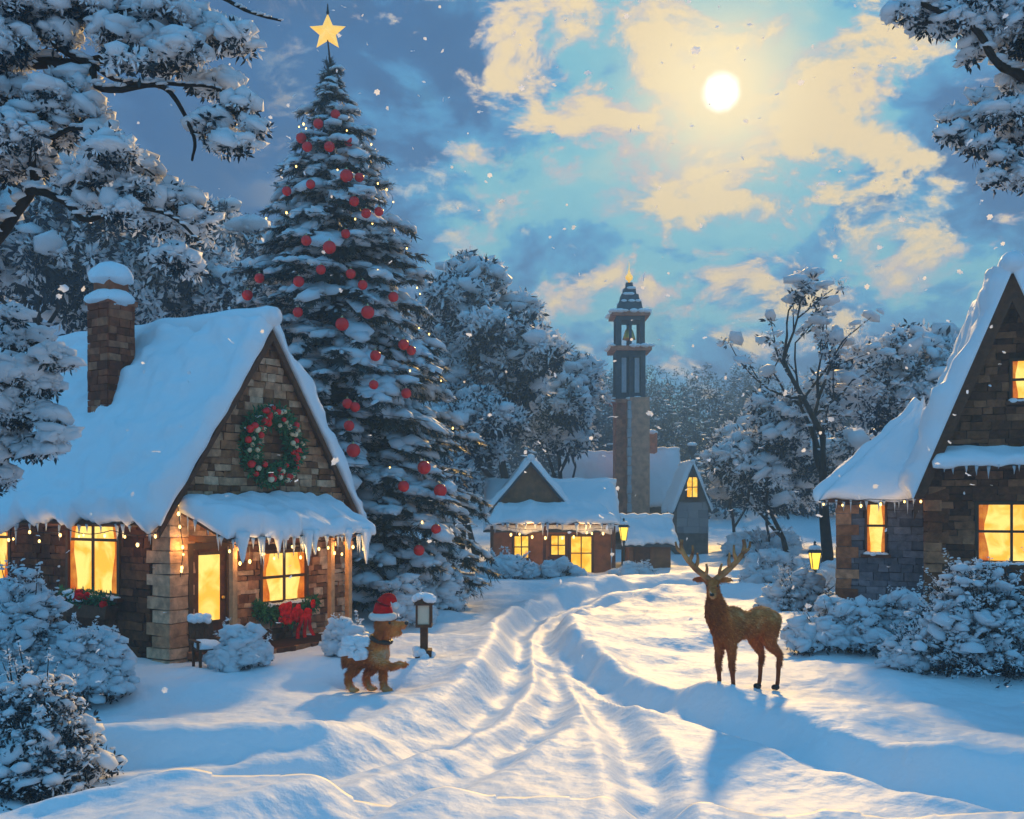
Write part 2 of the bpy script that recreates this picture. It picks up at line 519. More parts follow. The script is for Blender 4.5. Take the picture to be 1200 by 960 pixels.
def in_road(X, Y):
    inside = np.zeros(X.shape, bool)
    n = len(_poly)
    j = n - 1
    for i in range(n):
        xi, yi = _poly[i]; xj, yj = _poly[j]
        c = ((yi > Y) != (yj > Y)) & (X < (xj - xi) * (Y - yi) / (yj - yi + 1e-12) + xi)
        inside ^= c
        j = i
    return inside
def ground_z(X, Y):
    X = np.asarray(X, float); Y = np.asarray(Y, float)
    ins = in_road(X, Y)
    de = np.minimum(seg_dist(X, Y, LEFT_EDGE), seg_dist(X, Y, RIGHT_EDGE))
    sd = np.where(ins, -de, de)                       # signed distance to the road edge
    bank = smoothstep(sd, -0.35, 0.55) * 0.20
    berm = 0.09 * np.exp(-((sd - 0.25) / 0.35) ** 2) * (1 + 0.7 * vnoise(X, Y, 0.7, 31))
    near = 1 - smoothstep(Y, 45, 90)
    soft = np.where(ins, 0.25 + 0.45 * smoothstep(de, 0.0, 0.1) * 0, 1.0)
    blend = smoothstep(sd, -0.6, 0.5)
    amp = 0.52 + 0.55 * blend
    z = bank + berm * near
    z += near * amp * (0.19 * vnoise(X, Y, 3.3, 1) + 0.16 * vnoise(X * 0.55, Y, 1.35, 2) + 0.045 * vnoise(X, Y, 0.6, 3))
    z += near * (0.014 * vnoise(X, Y, 0.26, 4) + 0.010 * vnoise(X, Y, 0.12, 5))
    G = np.zeros(X.shape); B = np.zeros(X.shape)
    for k, r in enumerate(RUTS):
        d = seg_dist(X, Y, r) + 0.06 * vnoise(X, Y, 0.7, 50 + k)
        w = RUTW[k]
        G = np.maximum(G, RUTD[k] * np.exp(-np.abs(d / w) ** 2.6))
        B = np.maximum(B, (0.035 + 0.035 * vnoise(X, Y, 0.55, 70 + k)) * np.exp(-((d - 1.7 * w) / (0.6 * w)) ** 2) * (RUTD[k] / 0.17))
    z += B * (1 - np.clip(G / 0.10, 0, 1)) - G * (1 + 0.3 * vnoise(X, Y, 0.45, 90))
    z += 13 * smoothstep(Y, 70, 165) + 5 * smoothstep(np.abs(X), 45, 150)
    return z
def gz(x, y):
    return float(ground_z(np.array([x]), np.array([y]))[0])
def gp(px, py):
    x, y = gp0(px, py)
    for _ in range(8):
        y = 0.5 * y + 0.5 * F * (H - gz(x, y)) / (py - HZ)
        x = (px - 600) / F * y
    return Vector((x, y, gz(x, y)))
def gpx(px, Y):
    x = (px - 600) / F * Y
    return Vector((x, Y, gz(x, Y)))

def build_ground():
    ys = np.concatenate([np.linspace(-38, 5, 24), 5.2 * 1.0052 ** np.arange(0, 440)])
    ys = ys[ys < 49]
    ys = np.concatenate([ys, 49 * 1.035 ** np.arange(0, 40)])
    ys = ys[ys < 168]
    ys = np.append(ys, 170)
    s = np.linspace(-1, 1, 541)
    w = np.maximum(9, 0.56 * ys + 4)
    Wmax = 165.0
    a = np.abs(s)
    out = np.clip((a - 0.9) / 0.1, 0, 1)
    X = np.sign(s)[None, :] * (np.minimum(a, 0.9)[None, :] / 0.9 * w[:, None] + out[None, :] ** 2 * (Wmax - w[:, None]))
    Y = np.repeat(ys[:, None], len(s), 1)
    Z = ground_z(X, Y)
    ny, nx = X.shape
    V = np.stack([X, Y, Z], -1).reshape(-1, 3)
    i = np.arange(ny - 1)[:, None] * nx + np.arange(nx - 1)[None, :]
    Q = np.stack([i, i + 1, i + nx + 1, i + nx], -1).reshape(-1, 4)
    c = V[Q].mean(1)
    Pg = V.reshape(ny, nx, 3)
    Nn = np.cross(np.gradient(Pg, axis=1), np.gradient(Pg, axis=0)).reshape(-1, 3)
    Nn /= np.linalg.norm(Nn, axis=1)[:, None]
    Nn *= np.sign(Nn[:, 2:3])
    road = in_road(c[:, 0], c[:, 1])
    for nm, sel, m in (('snow_field', ~road, M['snow_ground']), ('road', road, M['snow_ground'])):
        q = Q[sel]
        used = np.unique(q)
        remap = np.full(len(V), -1); remap[used] = np.arange(len(used))
        o = MB().add(V[used], remap[q]).build(nm, m, smooth=True)
        o.data.normals_split_custom_set_from_vertices([tuple(v) for v in Nn[used]])
        tag(o, kind='structure')
build_ground()

# ------------------------------------------------------------------ shared building pieces
def frame_matrix(o, u, n):
    """local x along u, local y along -n (into the wall), z up; o = origin on the outer wall face"""
    u = Vector(u).normalized(); n = Vector(n).normalized()
    m = Matrix.Identity(4)
    m.col[0][:3] = u; m.col[1][:3] = -n; m.col[2][:3] = (0, 0, 1); m.col[3][:3] = o
    return m
def xf(Mx, p):
    return Mx @ Vector(p)

def stones(mb, Mx, top, L, holes, z0=0.0, hmin=0.13, hmax=0.21, wmin=0.2, wmax=0.55, tone=(0.1, 0.75), x0=0.0, proud=0.03):
    """courses of rough blocks over a wall face; top(x)-> wall height at x"""
    zmax = max(top(x0 + L * k / 40) for k in range(41))
    z = z0
    while z < zmax - 0.04:
        h = min(random.uniform(hmin, hmax), zmax - z)
        x = x0 - random.uniform(0, 0.15)
        while x < x0 + L:
            w = random.uniform(wmin, wmax)
            a, b = max(x, x0), min(x + w, x0 + L)
            x += w
            for hx0, hx1, hz0, hz1 in holes:
                if z + h > hz0 and z < hz1 and b > hx0 and a < hx1:
                    if a < hx0 - 0.06: b = hx0
                    elif b > hx1 + 0.06: a = hx1
                    else: a = b
            if b - a < 0.05: continue
            ta, tb = top(a), top(b)
            if min(ta, tb) < z + h * 0.5:
                if max(ta, tb) < z + 0.04: continue
                # trim the block to the slope
                while b - a > 0.05 and min(top(a), top(b)) < z + h * 0.5:
                    if top(a) < top(b): a += 0.03
                    else: b -= 0.03
                if b - a < 0.06: continue
            g = 0.011
            d = proud + random.uniform(-0.012, 0.02)
            mb.box(((a + b) / 2, -d / 2 + 0.01, z + h / 2), (b - a - g, d + 0.04, h - g), M=Mx, jit=0.014, tone=random.uniform(*tone))
        z += h

def window(parent, Mx, x0, x1, z0, z1, cols=2, rows=2, trans=None, pane='pane', framew=0.07, sill=True, snow=True, bar=0.055, name='window', fm='frame'):
    mb = MB()
    w = framew
    mb.box(((x0 + x1) / 2, -0.01, z1 - w / 2), (x1 - x0, 0.12, w), M=Mx)
    mb.box(((x0 + x1) / 2, -0.01, z0 + w / 2), (x1 - x0, 0.12, w), M=Mx)
    for x in (x0 + w / 2, x1 - w / 2):
        mb.box((x, -0.01, (z0 + z1) / 2), (w, 0.115, z1 - z0 - 2 * w), M=Mx)
    for c in range(1, cols):
        x = x0 + (x1 - x0) * c / cols
        mb.box((x, -0.036, (z0 + z1) / 2), (bar, 0.03, z1 - z0 - 2 * w), M=Mx)
    rr = [z0 + (z1 - z0) * r / rows for r in range(1, rows)] if trans is None else [z0 + (z1 - z0) * t for t in trans]
    for z in rr:
        mb.box(((x0 + x1) / 2, -0.036, z), (x1 - x0 - 2 * w, 0.024, bar), M=Mx)
    fr = mb.build(name, M[fm], parent)
    p = MB().box(((x0 + x1) / 2, 0.004, (z0 + z1) / 2), (x1 - x0 - 1.6 * w, 0.016, z1 - z0 - 1.6 * w), M=Mx)
    p.build('pane', M[pane], fr)
    if pane == 'pane':
        for sg in (-1, 1):
            cu = MB()
            cw_ = (x1 - x0) * random.uniform(0.14, 0.19); n_ = 15
            a0 = x0 + w * .8 if sg < 0 else x1 - w * .8
            zt, zb = z1 - w * .8, z0 + w * .8
            Vc = []; Fc_ = []
            for i in range(n_):
                u = i / (n_ - 1)
                for j in range(7):
                    v = j / 6
                    width = cw_ * (1 - 0.45 * math.sin(math.pi * min(1, v * 1.15)) ** 2)
                    Vc.append(xf(Mx, (a0 - sg * width * u, -0.012 + 0.006 * math.sin(u * 19 + v), zt + (zb - zt) * v))[:])
            for i in range(n_ - 1):
                for j in range(6): Fc_.append((i * 7 + j, i * 7 + j + 1, (i + 1) * 7 + j + 1, (i + 1) * 7 + j))
            cu.add(Vc, Fc_)
            cu.build('curtain', M['curtain'], fr, smooth=True)
    if sill:
        MB().box(((x0 + x1) / 2, -0.07, z0 - 0.04), (x1 - x0 + 0.16, 0.20, 0.07), M=Mx, jit=0.004).build('sill', M['timber'], fr)
        if snow:
            s = MB()
            k = max(3, int((x1 - x0) / 0.12))
            for i in range(k):
                s.ell(tuple(xf(Mx, (x0 + (x1 - x0) * (i + 0.5) / k, -0.10 + random.uniform(-.02, .02), z0 + 0.0))), ((x1 - x0) / k * 0.8, 0.08, random.uniform(0.03, 0.07)), M=Mx.to_3x3(), lvl=2)
            s.build('sill_snow', M['snow'], fr, smooth=True)
    return fr

def snow_slab(p00, p10, p01, p11, thick, nu=60, nv=24, seed=0, sag=0.12, edge=0.18, low_edge='v1', lump=0.35, under=0.0):
    """thick snow over a roof plane: p00-p10 the ridge, p01-p11 the eave. Rounded edges, uneven depth, wavy eave."""
    p00, p10, p01, p11 = map(Vector, (p00, p10, p01, p11))
    n = (p10 - p00).cross(p01 - p00).normalized()
    if n.z < 0: n = -n
    down = ((p01 - p00) + (p11 - p10)).normalized()
    Lu = ((p10 - p00).length + (p11 - p01).length) / 2; Lv = ((p01 - p00).length + (p11 - p10).length) / 2
    T = []; B = []
    for j in range(nv + 1):
        # more rows near the edges
        v = 0.5 - 0.5 * math.cos(math.pi * j / nv)
        for i in range(nu + 1):
            u = 0.5 - 0.5 * math.cos(math.pi * i / nu) if nu < 20 else i / nu
            p = (p00 * (1 - u) + p10 * u) * (1 - v) + (p01 * (1 - u) + p11 * u) * v
            nz = mnoise.noise(Vector((u * Lu * 0.9, v * Lv * 0.9, seed * 3.7)))
            nz2 = mnoise.noise(Vector((u * Lu * 2.7, v * Lv * 2.7, seed * 5.1 + 9)))
            du = min(u, 1 - u) * Lu; dv1 = (1 - v) * Lv; dv0 = v * Lv
            e = min(1.0, du / edge) ; e = math.sqrt(max(0, 1 - (1 - e) ** 2))
            f = min(1.0, dv1 / (edge * 1.3)); f = math.sqrt(max(0, 1 - (1 - f) ** 2))
            nz3 = mnoise.noise(Vector((u * Lu * 6.1, v * Lv * 6.1, seed * 1.3 + 4)))
            t = thick * (1 + lump * 1.7 * nz + lump * 1.0 * nz2 + lump * 0.35 * nz3) * (0.25 + 0.75 * e) * (0.2 + 0.8 * f)
            wav = sag * (mnoise.noise(Vector((u * Lu * 1.9, seed * 2.3, 4.0))) + 0.5 * mnoise.noise(Vector((u * Lu * 5.1, seed, 8.0)))) * (v ** 6)
            sidew = 0.06 * mnoise.noise(Vector((v * Lv * 2.5, seed * 1.7, 3.0)))
            side = (p10 - p00).normalized() * (sidew * (1 if u > 0.5 else -1) * (abs(u - .5) * 2) ** 8)
            p = p + down * wav + side
            T.append(p + n * t)
            B.append(p - n * under + Vector((0, 0, -max(0.0, wav) * 0.4 * (v ** 6))))
    m = (nu + 1) * (nv + 1)
    idx = lambda i, j: j * (nu + 1) + i
    Fc = []
    for j in range(nv):
        for i in range(nu):
            Fc.append((idx(i, j), idx(i + 1, j), idx(i + 1, j + 1), idx(i, j + 1)))
            Fc.append((m + idx(i, j), m + idx(i, j + 1), m + idx(i + 1, j + 1), m + idx(i + 1, j)))
    for i in range(nu):
        Fc.append((idx(i, 0), m + idx(i, 0), m + idx(i + 1, 0), idx(i + 1, 0)))
        Fc.append((idx(i, nv), idx(i + 1, nv), m + idx(i + 1, nv), m + idx(i, nv)))
    for j in range(nv):
        Fc.append((idx(0, j), idx(0, j + 1), m + idx(0, j + 1), m + idx(0, j)))
        Fc.append((idx(nu, j), m + idx(nu, j), m + idx(nu, j + 1), idx(nu, j + 1)))
    return np.array([v[:] for v in T + B]), Fc

def slab_mesh(mb, c, n_off):
    """roof board: 4 corner points, pushed down by n_off"""
    c = [Vector(p) for p in c]
    n = (c[1] - c[0]).cross(c[3] - c[0]).normalized()
    if n.z < 0: n = -n
    mb.prism(c, -n * n_off)

_ic = []
def icicles(parent, a, b, n, lmin, lmax, jitter=0.04, r=0.028):
    a, b = Vector(a), Vector(b)
    if not _ic:
        for k in range(3):
            m = MB()
            m.tube([(0, 0, 0.03), (0.002, 0, -0.12), (0.005 * k, 0.003, -0.45), (0.004, 0.004 * k, -1.0)], [1.15 * .03, .03, .017, .002], 6)
            _ic.append(m.mesh('icicle', M['ice'], True))
    for i in range(n):
        t = (i + random.uniform(0.1, 0.9)) / n
        o = bpy.data.objects.new('icicle', random.choice(_ic))
        COL.objects.link(o); o.parent = parent
        o.location = a.lerp(b, t) + Vector((random.uniform(-jitter, jitter), random.uniform(-jitter, jitter), random.uniform(-0.02, 0.02)))
        s = r / 0.03 * random.uniform(0.7, 1.4)
        o.scale = (s, s, random.uniform(lmin, lmax) * (1.6 if random.random() < 0.15 else 1))
        o.rotation_euler = (0, 0, random.uniform(0, 6))

# ------------------------------------------------------------------ stone cottage on the left
A = R(32)
CU = Vector((-math.cos(A), math.sin(A), 0))        # along the ridge, away from the gable
CV = Vector((math.sin(A), math.cos(A), 0))         # along the gable, away from the camera
CN = -CV                                           # out of the long wall
GN = -CU                                           # out of the gable
CC = Vector((-6.07, 18.2, 0.0))
GW, LEN, EAVE, APEX = 4.6, 9.5, 3.15, 6.4
base_z = gz(CC.x, CC.y) - 0.15

def cottage():
    t = empty('cottage', (CC.x, CC.y, 0), 0, 'stone cottage with deep snow on its steep roof, wreath in the gable and snowy porch', 'cottage')
    # ---------------- walls (local coordinates = world - CC)
    O = Vector((0, 0, 0))
    gm = frame_matrix(O, CV, GN)                    # gable: x from near corner to far corner
    lm = frame_matrix(O, CU, CN)                    # long wall: x from near corner away
    pitch = (APEX - EAVE) / (GW / 2)
    wall = MB()
    g = [O + Vector((0, 0, base_z)), CV * GW + Vector((0, 0, base_z)), CV * GW + Vector((0, 0, EAVE)), CV * GW / 2 + Vector((0, 0, APEX)), Vector((0, 0, EAVE))]
    wall.prism([p + CU * 0.02 + (Vector((0, 0, 0))) for p in g], CU * LEN)
    wb = wall.build('wall', M['mortar'], t)
    # stones over the gable and the long wall
    door = (0.42, 1.22, 0.3, 2.16)
    gwin = (2.1, 3.45, 1.0, 2.08)
    lwin = [(1.33, 2.93, 1.26, 2.86), (4.75, 6.3, 1.26, 2.86)]
    s = MB()
    def gtop(x): return EAVE + pitch * min(x, GW - x) if 0 <= x <= GW else 0
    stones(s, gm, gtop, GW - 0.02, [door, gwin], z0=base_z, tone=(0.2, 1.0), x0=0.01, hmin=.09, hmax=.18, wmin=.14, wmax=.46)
    s.build('gable_stonework', M['stone'], t)
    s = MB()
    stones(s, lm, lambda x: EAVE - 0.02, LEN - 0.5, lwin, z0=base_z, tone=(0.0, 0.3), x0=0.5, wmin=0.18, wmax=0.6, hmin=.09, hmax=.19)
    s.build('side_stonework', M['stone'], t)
    # corner pillar of pale quoins
    q = MB(); z = base_z; k = 0
    while z < EAVE - 0.1:
        h = random.uniform(0.19, 0.27)
        a, b = (0.62, 0.42) if k % 2 else (0.46, 0.56)
        Mq = Matrix.Identity(4)
        Mq.col[0][:3] = CU; Mq.col[1][:3] = CV; Mq.col[2][:3] = (0, 0, 1)
        q.box((a / 2 - 0.09, b / 2 - 0.09, z + h / 2), (a, b, h - 0.014), M=Mq, jit=0.012, tone=random.uniform(0.65, 1.0))
        z += h; k += 1
    q.build('quoin_pillar', M['stone'], t)
    # timber lintel beams and rake boards
    # ---------------- windows and door
    for x0, x1, z0, z1 in lwin:
        window(t, lm, x0, x1, z0, z1, 2, 1, trans=[0.66], snow=True)
    window(t, gm, *gwin, 2, 1, trans=[0.5])
    d = MB()
    x0, x1, z0, z1 = door
    d.box(((x0 + x1) / 2, -0.01, (z0 + z1) / 2), (x1 - x0, 0.10, z1 - z0), M=gm)
    dd = d.build('door', M['timber'], t)
    MB().box(((x0 + x1) / 2, -0.07, z0 + 1.15), (0.48, 0.025, 1.25), M=gm).build('pane', M['pane'], dd)
    f = MB()
    for xx in (x0 - 0.05, x1 + 0.05): f.box((xx, -0.03, (z0 + z1) / 2), (0.1, 0.16, z1 - z0 + 0.02), M=gm)
    f.box(((x0 + x1) / 2, -0.03, z1 + 0.06), (x1 - x0 + 0.24, 0.17, 0.11), M=gm)
    for zz in (0.52, 1.78): f.box(((x0 + x1) / 2, -0.075, z0 + zz), (0.52, 0.06, 0.05), M=gm)
    f.build('door_frame', M['frame'], dd)
    MB().ell(tuple(xf(gm, (x1 - 0.09, -0.1, z0 + 0.95))), (0.035, 0.035, 0.035)).build('handle', M['gold'], dd, smooth=True)
    # ---------------- roof
    ov_g, ov_e = 0.16, 0.42
    ridge_a = CV * GW / 2 + Vector((0, 0, APEX + 0.06)) + GN * ov_g
    ridge_b = CV * GW / 2 + Vector((0, 0, APEX + 0.06)) + CU * (LEN + 0.3)
    def eave(side, base):
        e = (-ov_e if side < 0 else GW + ov_e)
        return CV * e + Vector((0, 0, EAVE + 0.06 - pitch * ov_e)) + base
    rf = MB()
    for side in (-1, 1):
        ea, eb = eave(side, GN * ov_g), eave(side, CU * (LEN + 0.3))
        slab_mesh(rf, [ridge_a, ridge_b, eb, ea], 0.07)
    roof = rf.build('roof', M['timber'], t)
    # rake boards under the snow at the gable
    rb = MB()
    for side in (-1, 1):
        ea = eave(side, GN * ov_g)
        dn = Vector((0, 0, -0.24))
        rb.prism([ridge_a + Vector((0, 0, -0.09)), ea + Vector((0, 0, -0.09)), ea + dn, ridge_a + dn * 1.15], GN * 0.05)
    rb.build('rake_board', M['timber'], roof)
    for side in (-1, 1):
        ea, eb = eave(side, GN * (ov_g + 0.1)), eave(side, CU * (LEN + 0.4))
        sl = MB()
        V, Fc = snow_slab(ridge_a + GN * 0.1 + Vector((0, 0, 0.0)), ridge_b, ea, eb, 0.36, 150, 70, seed=3 + side, sag=0.22, edge=0.25)
        sl.add(V, Fc)
        so = sl.build('roof_snow', M['snow'], t, smooth=True)
        icicles(so, ea + Vector((0, 0, 0.0)), eb, 34 if side < 0 else 6, 0.10, 0.34)
    # ridge cap of snow
    rc = MB()
    pts = []; rad = []
    for i in range(60):
        u = i / 59
        p = (ridge_a + GN * 0.12).lerp(ridge_b, u)
        pts.append(p + Vector((0, 0, 0.20 + 0.05 * mnoise.noise(Vector((u * 9, 1, 2))))))
        rad.append(0.23 * (1 + 0.25 * mnoise.noise(Vector((u * 14, 5, 2)))) * (0.8 if i in (0, 59) else 1))
    rc.tube(pts, rad, 12)
    rc.build('ridge_snow', M['snow'], t, smooth=True)
    # ---------------- chimney
    ch = MB()
    c0 = CU * 3.15 + CV * 1.12
    Mc = Matrix.Identity(4); Mc.col[0][:3] = CU; Mc.col[1][:3] = CV; Mc.col[3][:3] = c0
    z = 3.8
    ch.box((0, 0, 5.4), (0.58, 0.54, 3.2), M=Mc, tone=0.05)
    while z < 7.0:
        h = random.uniform(0.12, 0.18)
        for (sx, sy, nx, ny, Ln) in ((0, -1, 1, 0, 0.64), (0, 1, 1, 0, 0.64), (-1, 0, 0, 1, 0.60), (1, 0, 0, 1, 0.60)):
            x = -Ln / 2
            while x < Ln / 2 - 0.02:
                w = min(random.uniform(0.16, 0.34), Ln / 2 - x)
                cx, cy = (x + w / 2, sy * 0.295) if nx else (sx * 0.315, x + w / 2)
                ch.box((cx, cy, z + h / 2), (w - 0.01, 0.06, h - 0.01) if nx else (0.06, w - 0.01, h - 0.01), M=Mc, jit=0.008, tone=random.uniform(0.05, 0.62))
                x += w
        z += h
    chim = ch.build('chimney', M['chimney_brick'], t)
    b = MB()
    b.box((0, 0, 7.06), (0.74, 0.70, 0.10), M=Mc, jit=0.01)
    b.box((0, 0, 7.3), (0.50, 0.46, 0.42), M=Mc, jit=0.01)
    b.box((0, 0, 7.54), (0.60, 0.55, 0.08), M=Mc, jit=0.01)
    b.build('chimney_crown', M['chimney_brick'], chim)
    sn = MB()
    for r_, zz, hh in ((0.53, 7.10, 0.26), (0.46, 7.55, 0.36)):
        V, Fc = ICO[3]
        V = V.copy()
        for j, v in enumerate(V):
            p = Vector(v)
            k = 1 + 0.18 * mnoise.noise(p * 2.2 + Vector((zz, 0, 0)))
            mx = max(abs(p.x), abs(p.y), 0.55)
            V[j] = (p.x * r_ * k * 0.98, p.y * r_ * k * 0.92, (p.z * hh if p.z > 0 else p.z * 0.10 * (1 + 1.5 * abs(mnoise.noise(p * 4)))))
        Vw = V @ np.array(Mc.to_3x3()).T + np.array(c0) + np.array((0, 0, zz))
        sn.add(Vw, Fc)
    sno = sn.build('chimney_snow', M['snow'], chim, smooth=True)
    f = MB()
    for k in range(26):
        a = random.uniform(0, 6.28)
        f.ell(tuple(c0 + CU * 0.45 * math.cos(a) + CV * 0.42 * math.sin(a) + Vector((0, 0, 4.0 + (0.42 * math.sin(a) + 1.12) * pitch - 0.55))), (random.uniform(.08, .2), random.uniform(.08, .2), random.uniform(.08, .18)))
    f.build('chimney_foot_snow', M['snow'], chim, smooth=True)
    # ---------------- porch on the gable
    pd = 1.05                                       # depth
    s0, s1 = 0.35, 3.75
    deckz = 0.30
    dk = MB()
    dk.box(((s0 + s1) / 2, -pd / 2 - 0.06, (deckz + base_z) / 2), (s1 - s0, pd + 0.02, deckz - base_z), M=gm)
    dko = dk.build('porch_floor', M['mortar'], t)
    st = MB()
    fm = frame_matrix(xf(gm, (s0, -pd - 0.07, 0)), CV, GN)
    stones(st, fm, lambda x: deckz + 0.03, s1 - s0, [], z0=base_z, tone=(0.1, 0.65), wmin=0.25, wmax=0.5)
    fm2 = frame_matrix(xf(gm, (s0, -0.05, 0)), GN, -CV)
    stones(st, fm2, lambda x: deckz + 0.03, pd, [], z0=base_z, tone=(0.1, 0.65), wmin=0.25, wmax=0.5)
    st.build('porch_stonework', M['stone'], dko)
    ztop_f, ztop_w = 2.32, 2.78
    for sx in (0.55, 3.1, 3.62):
        p = MB()
        p.box((sx, -pd + 0.06, (deckz + ztop_f) / 2), (0.10, 0.10, ztop_f - deckz), M=gm, jit=0.003)
        p.box((sx, -pd + 0.06, deckz + 0.06), (0.15, 0.15, 0.12), M=gm)
        p.box((sx, -pd + 0.06, ztop_f - 0.12), (0.14, 0.14, 0.08), M=gm)
        p.build('porch_post', M['post'], t)
    bm_ = MB()
    bm_.box(((s0 + s1) / 2, -pd + 0.06, ztop_f + 0.05), (s1 - s0 + 0.1, 0.12, 0.12), M=gm)
    for sx in (s0 + 0.02, s1 - 0.02): bm_.box((sx, -pd / 2, ztop_f + 0.045), (0.1, pd - 0.14, 0.11), M=gm)
    bm_.build('porch_beam', M['timber'], t)
    pr = MB()
    o1, o2 = 0.2, 0.25
    w0, w1 = xf(gm, (s0 - o1, -0.03, ztop_w + 0.1)), xf(gm, (s1 + o1, -0.03, ztop_w + 0.1))
    f0, f1 = xf(gm, (s0 - o1, -pd - o2, ztop_f + 0.06)), xf(gm, (s1 + o1, -pd - o2, ztop_f + 0.06))
    slab_mesh(pr, [w0, w1, f1, f0], 0.05)
    pro = pr.build('porch_roof', M['timber'], t)
    V, Fc = snow_slab(w0 - CV * 0.05, w1 + CV * 0.05, f0 + GN * 0.07 - CV * 0.05, f1 + GN * 0.07 + CV * 0.05, 0.33, 60, 22, seed=11, sag=0.16, edge=0.24, lump=0.3)
    pso = MB().add(V, Fc).build('porch_snow', M['snow'], pro, smooth=True)
    icicles(pso, f0 + GN * 0.04, f1 + GN * 0.04, 26, 0.10, 0.42, r=0.034)
    icicles(pso, f0, w0, 6, 0.08, 0.3)
    # a few big drips of snow that hang off the porch
    for k, (u, l, r_) in enumerate(((0.07, 0.42, 0.10), (0.5, 0.55, 0.075), (0.55, 0.35, 0.06), (0.94, 0.6, 0.08), (0.3, 0.28, 0.07), (0.8, 0.3, 0.07))):
        p = f0.lerp(f1, u) + GN * 0.06
        dr = MB()
        dr.tube([p + Vector((0, 0, 0.12)), p, p + Vector((0, 0, -l * 0.4)), p + Vector((0.01, 0, -l * 0.8)), p + Vector((0.01, 0, -l))], [r_ * 1.5, r_ * 1.2, r_ * 0.75, r_ * 0.4, 0.01], 9, wob=0.12)
        dr.build('hanging_snow', M['snow'], pro, smooth=True)
    return t, gm, lm
cot, GM, LM = cottage()
def cw(p):   # cottage local -> world
    return Vector(p) + Vector((CC.x, CC.y, 0))

# wreath in the gable ---------------------------------------------------------
def ring_sprigs(mb, c, u, n, R0, r, cnt, size, mi=0):
    pos = []; 
    for k in range(cnt):
        a = random.uniform(0, 2 * math.pi); b = random.uniform(0, 2 * math.pi); q = r * math.sqrt(random.random())
        rad = R0 + q * math.cos(b)
        p = c + u * (rad * math.cos(a)) + Vector((0, 0, 1)) * (rad * math.sin(a)) + n * (q * math.sin(b))
        pos.append(p[:])
    pos = np.array(pos); m = len(pos)
    sc = np.repeat(rng.uniform(0.7, 1.2, (m, 1)) * size, 3, 1)
    mb.scatter(SPRIG, pos, sc, rot_rand(m), mi)
def wreath():
    c = cw(xf(GM, (GW / 2, -0.16, 4.12)))
    t = empty('wreath', c, 0, 'round green Christmas wreath with red berries on the cottage gable', 'wreath')
    mb = MB()
    ring_sprigs(mb, Vector((0, 0, 0)), CV, GN, 0.60, 0.18, 680, 0.15)
    mb.build('greenery', M['green'], t)
    core = MB()
    core.tube([(CV * 0.60 * math.cos(a) + Vector((0, 0, 0.60 * math.sin(a))))[:] for a in np.linspace(0, 2 * math.pi, 33)], 0.07, 8)
    core.build('ring', M['bark'], t, smooth=True)
    bm = MB().ell((0, 0, 0), (0.05, 0.05, 0.05), lvl=2).mesh('berry', M['red'], True)
    cm = MB().ell((0, 0, 0), (0.042, 0.042, 0.042), lvl=2).mesh('blossom', M['cream'], True)
    for k in range(72):
        a = random.uniform(0, 2 * math.pi); q = 0.17 * random.uniform(-1, 1)
        p = CV * ((0.60 + q) * math.cos(a)) + Vector((0, 0, (0.60 + q) * math.sin(a))) + GN * (0.14 + random.uniform(-.02, .05) - 0.15 * abs(q))
        b = bpy.data.objects.new('berry' if k < 40 else 'blossom', bm if k < 40 else cm)
        COL.objects.link(b); b.parent = t; b.location = p
        s = random.uniform(1.0, 1.6); b.scale = (s, s, s)
    s = MB()
    for k in range(26):
        a = random.uniform(0.5, math.pi - 0.3) ; q = random.uniform(-0.12, 0.14)
        p = CV * ((0.60 + q) * math.cos(a)) + Vector((0, 0, (0.60 + q) * math.sin(a) + 0.06)) + GN * random.uniform(0, .1)
        s.ell(p[:], (random.uniform(.03, .07), random.uniform(.03, .07), random.uniform(.02, .035)), lvl=1)
    s.build('wreath_snow', M['snow'], t, smooth=True)
wreath()

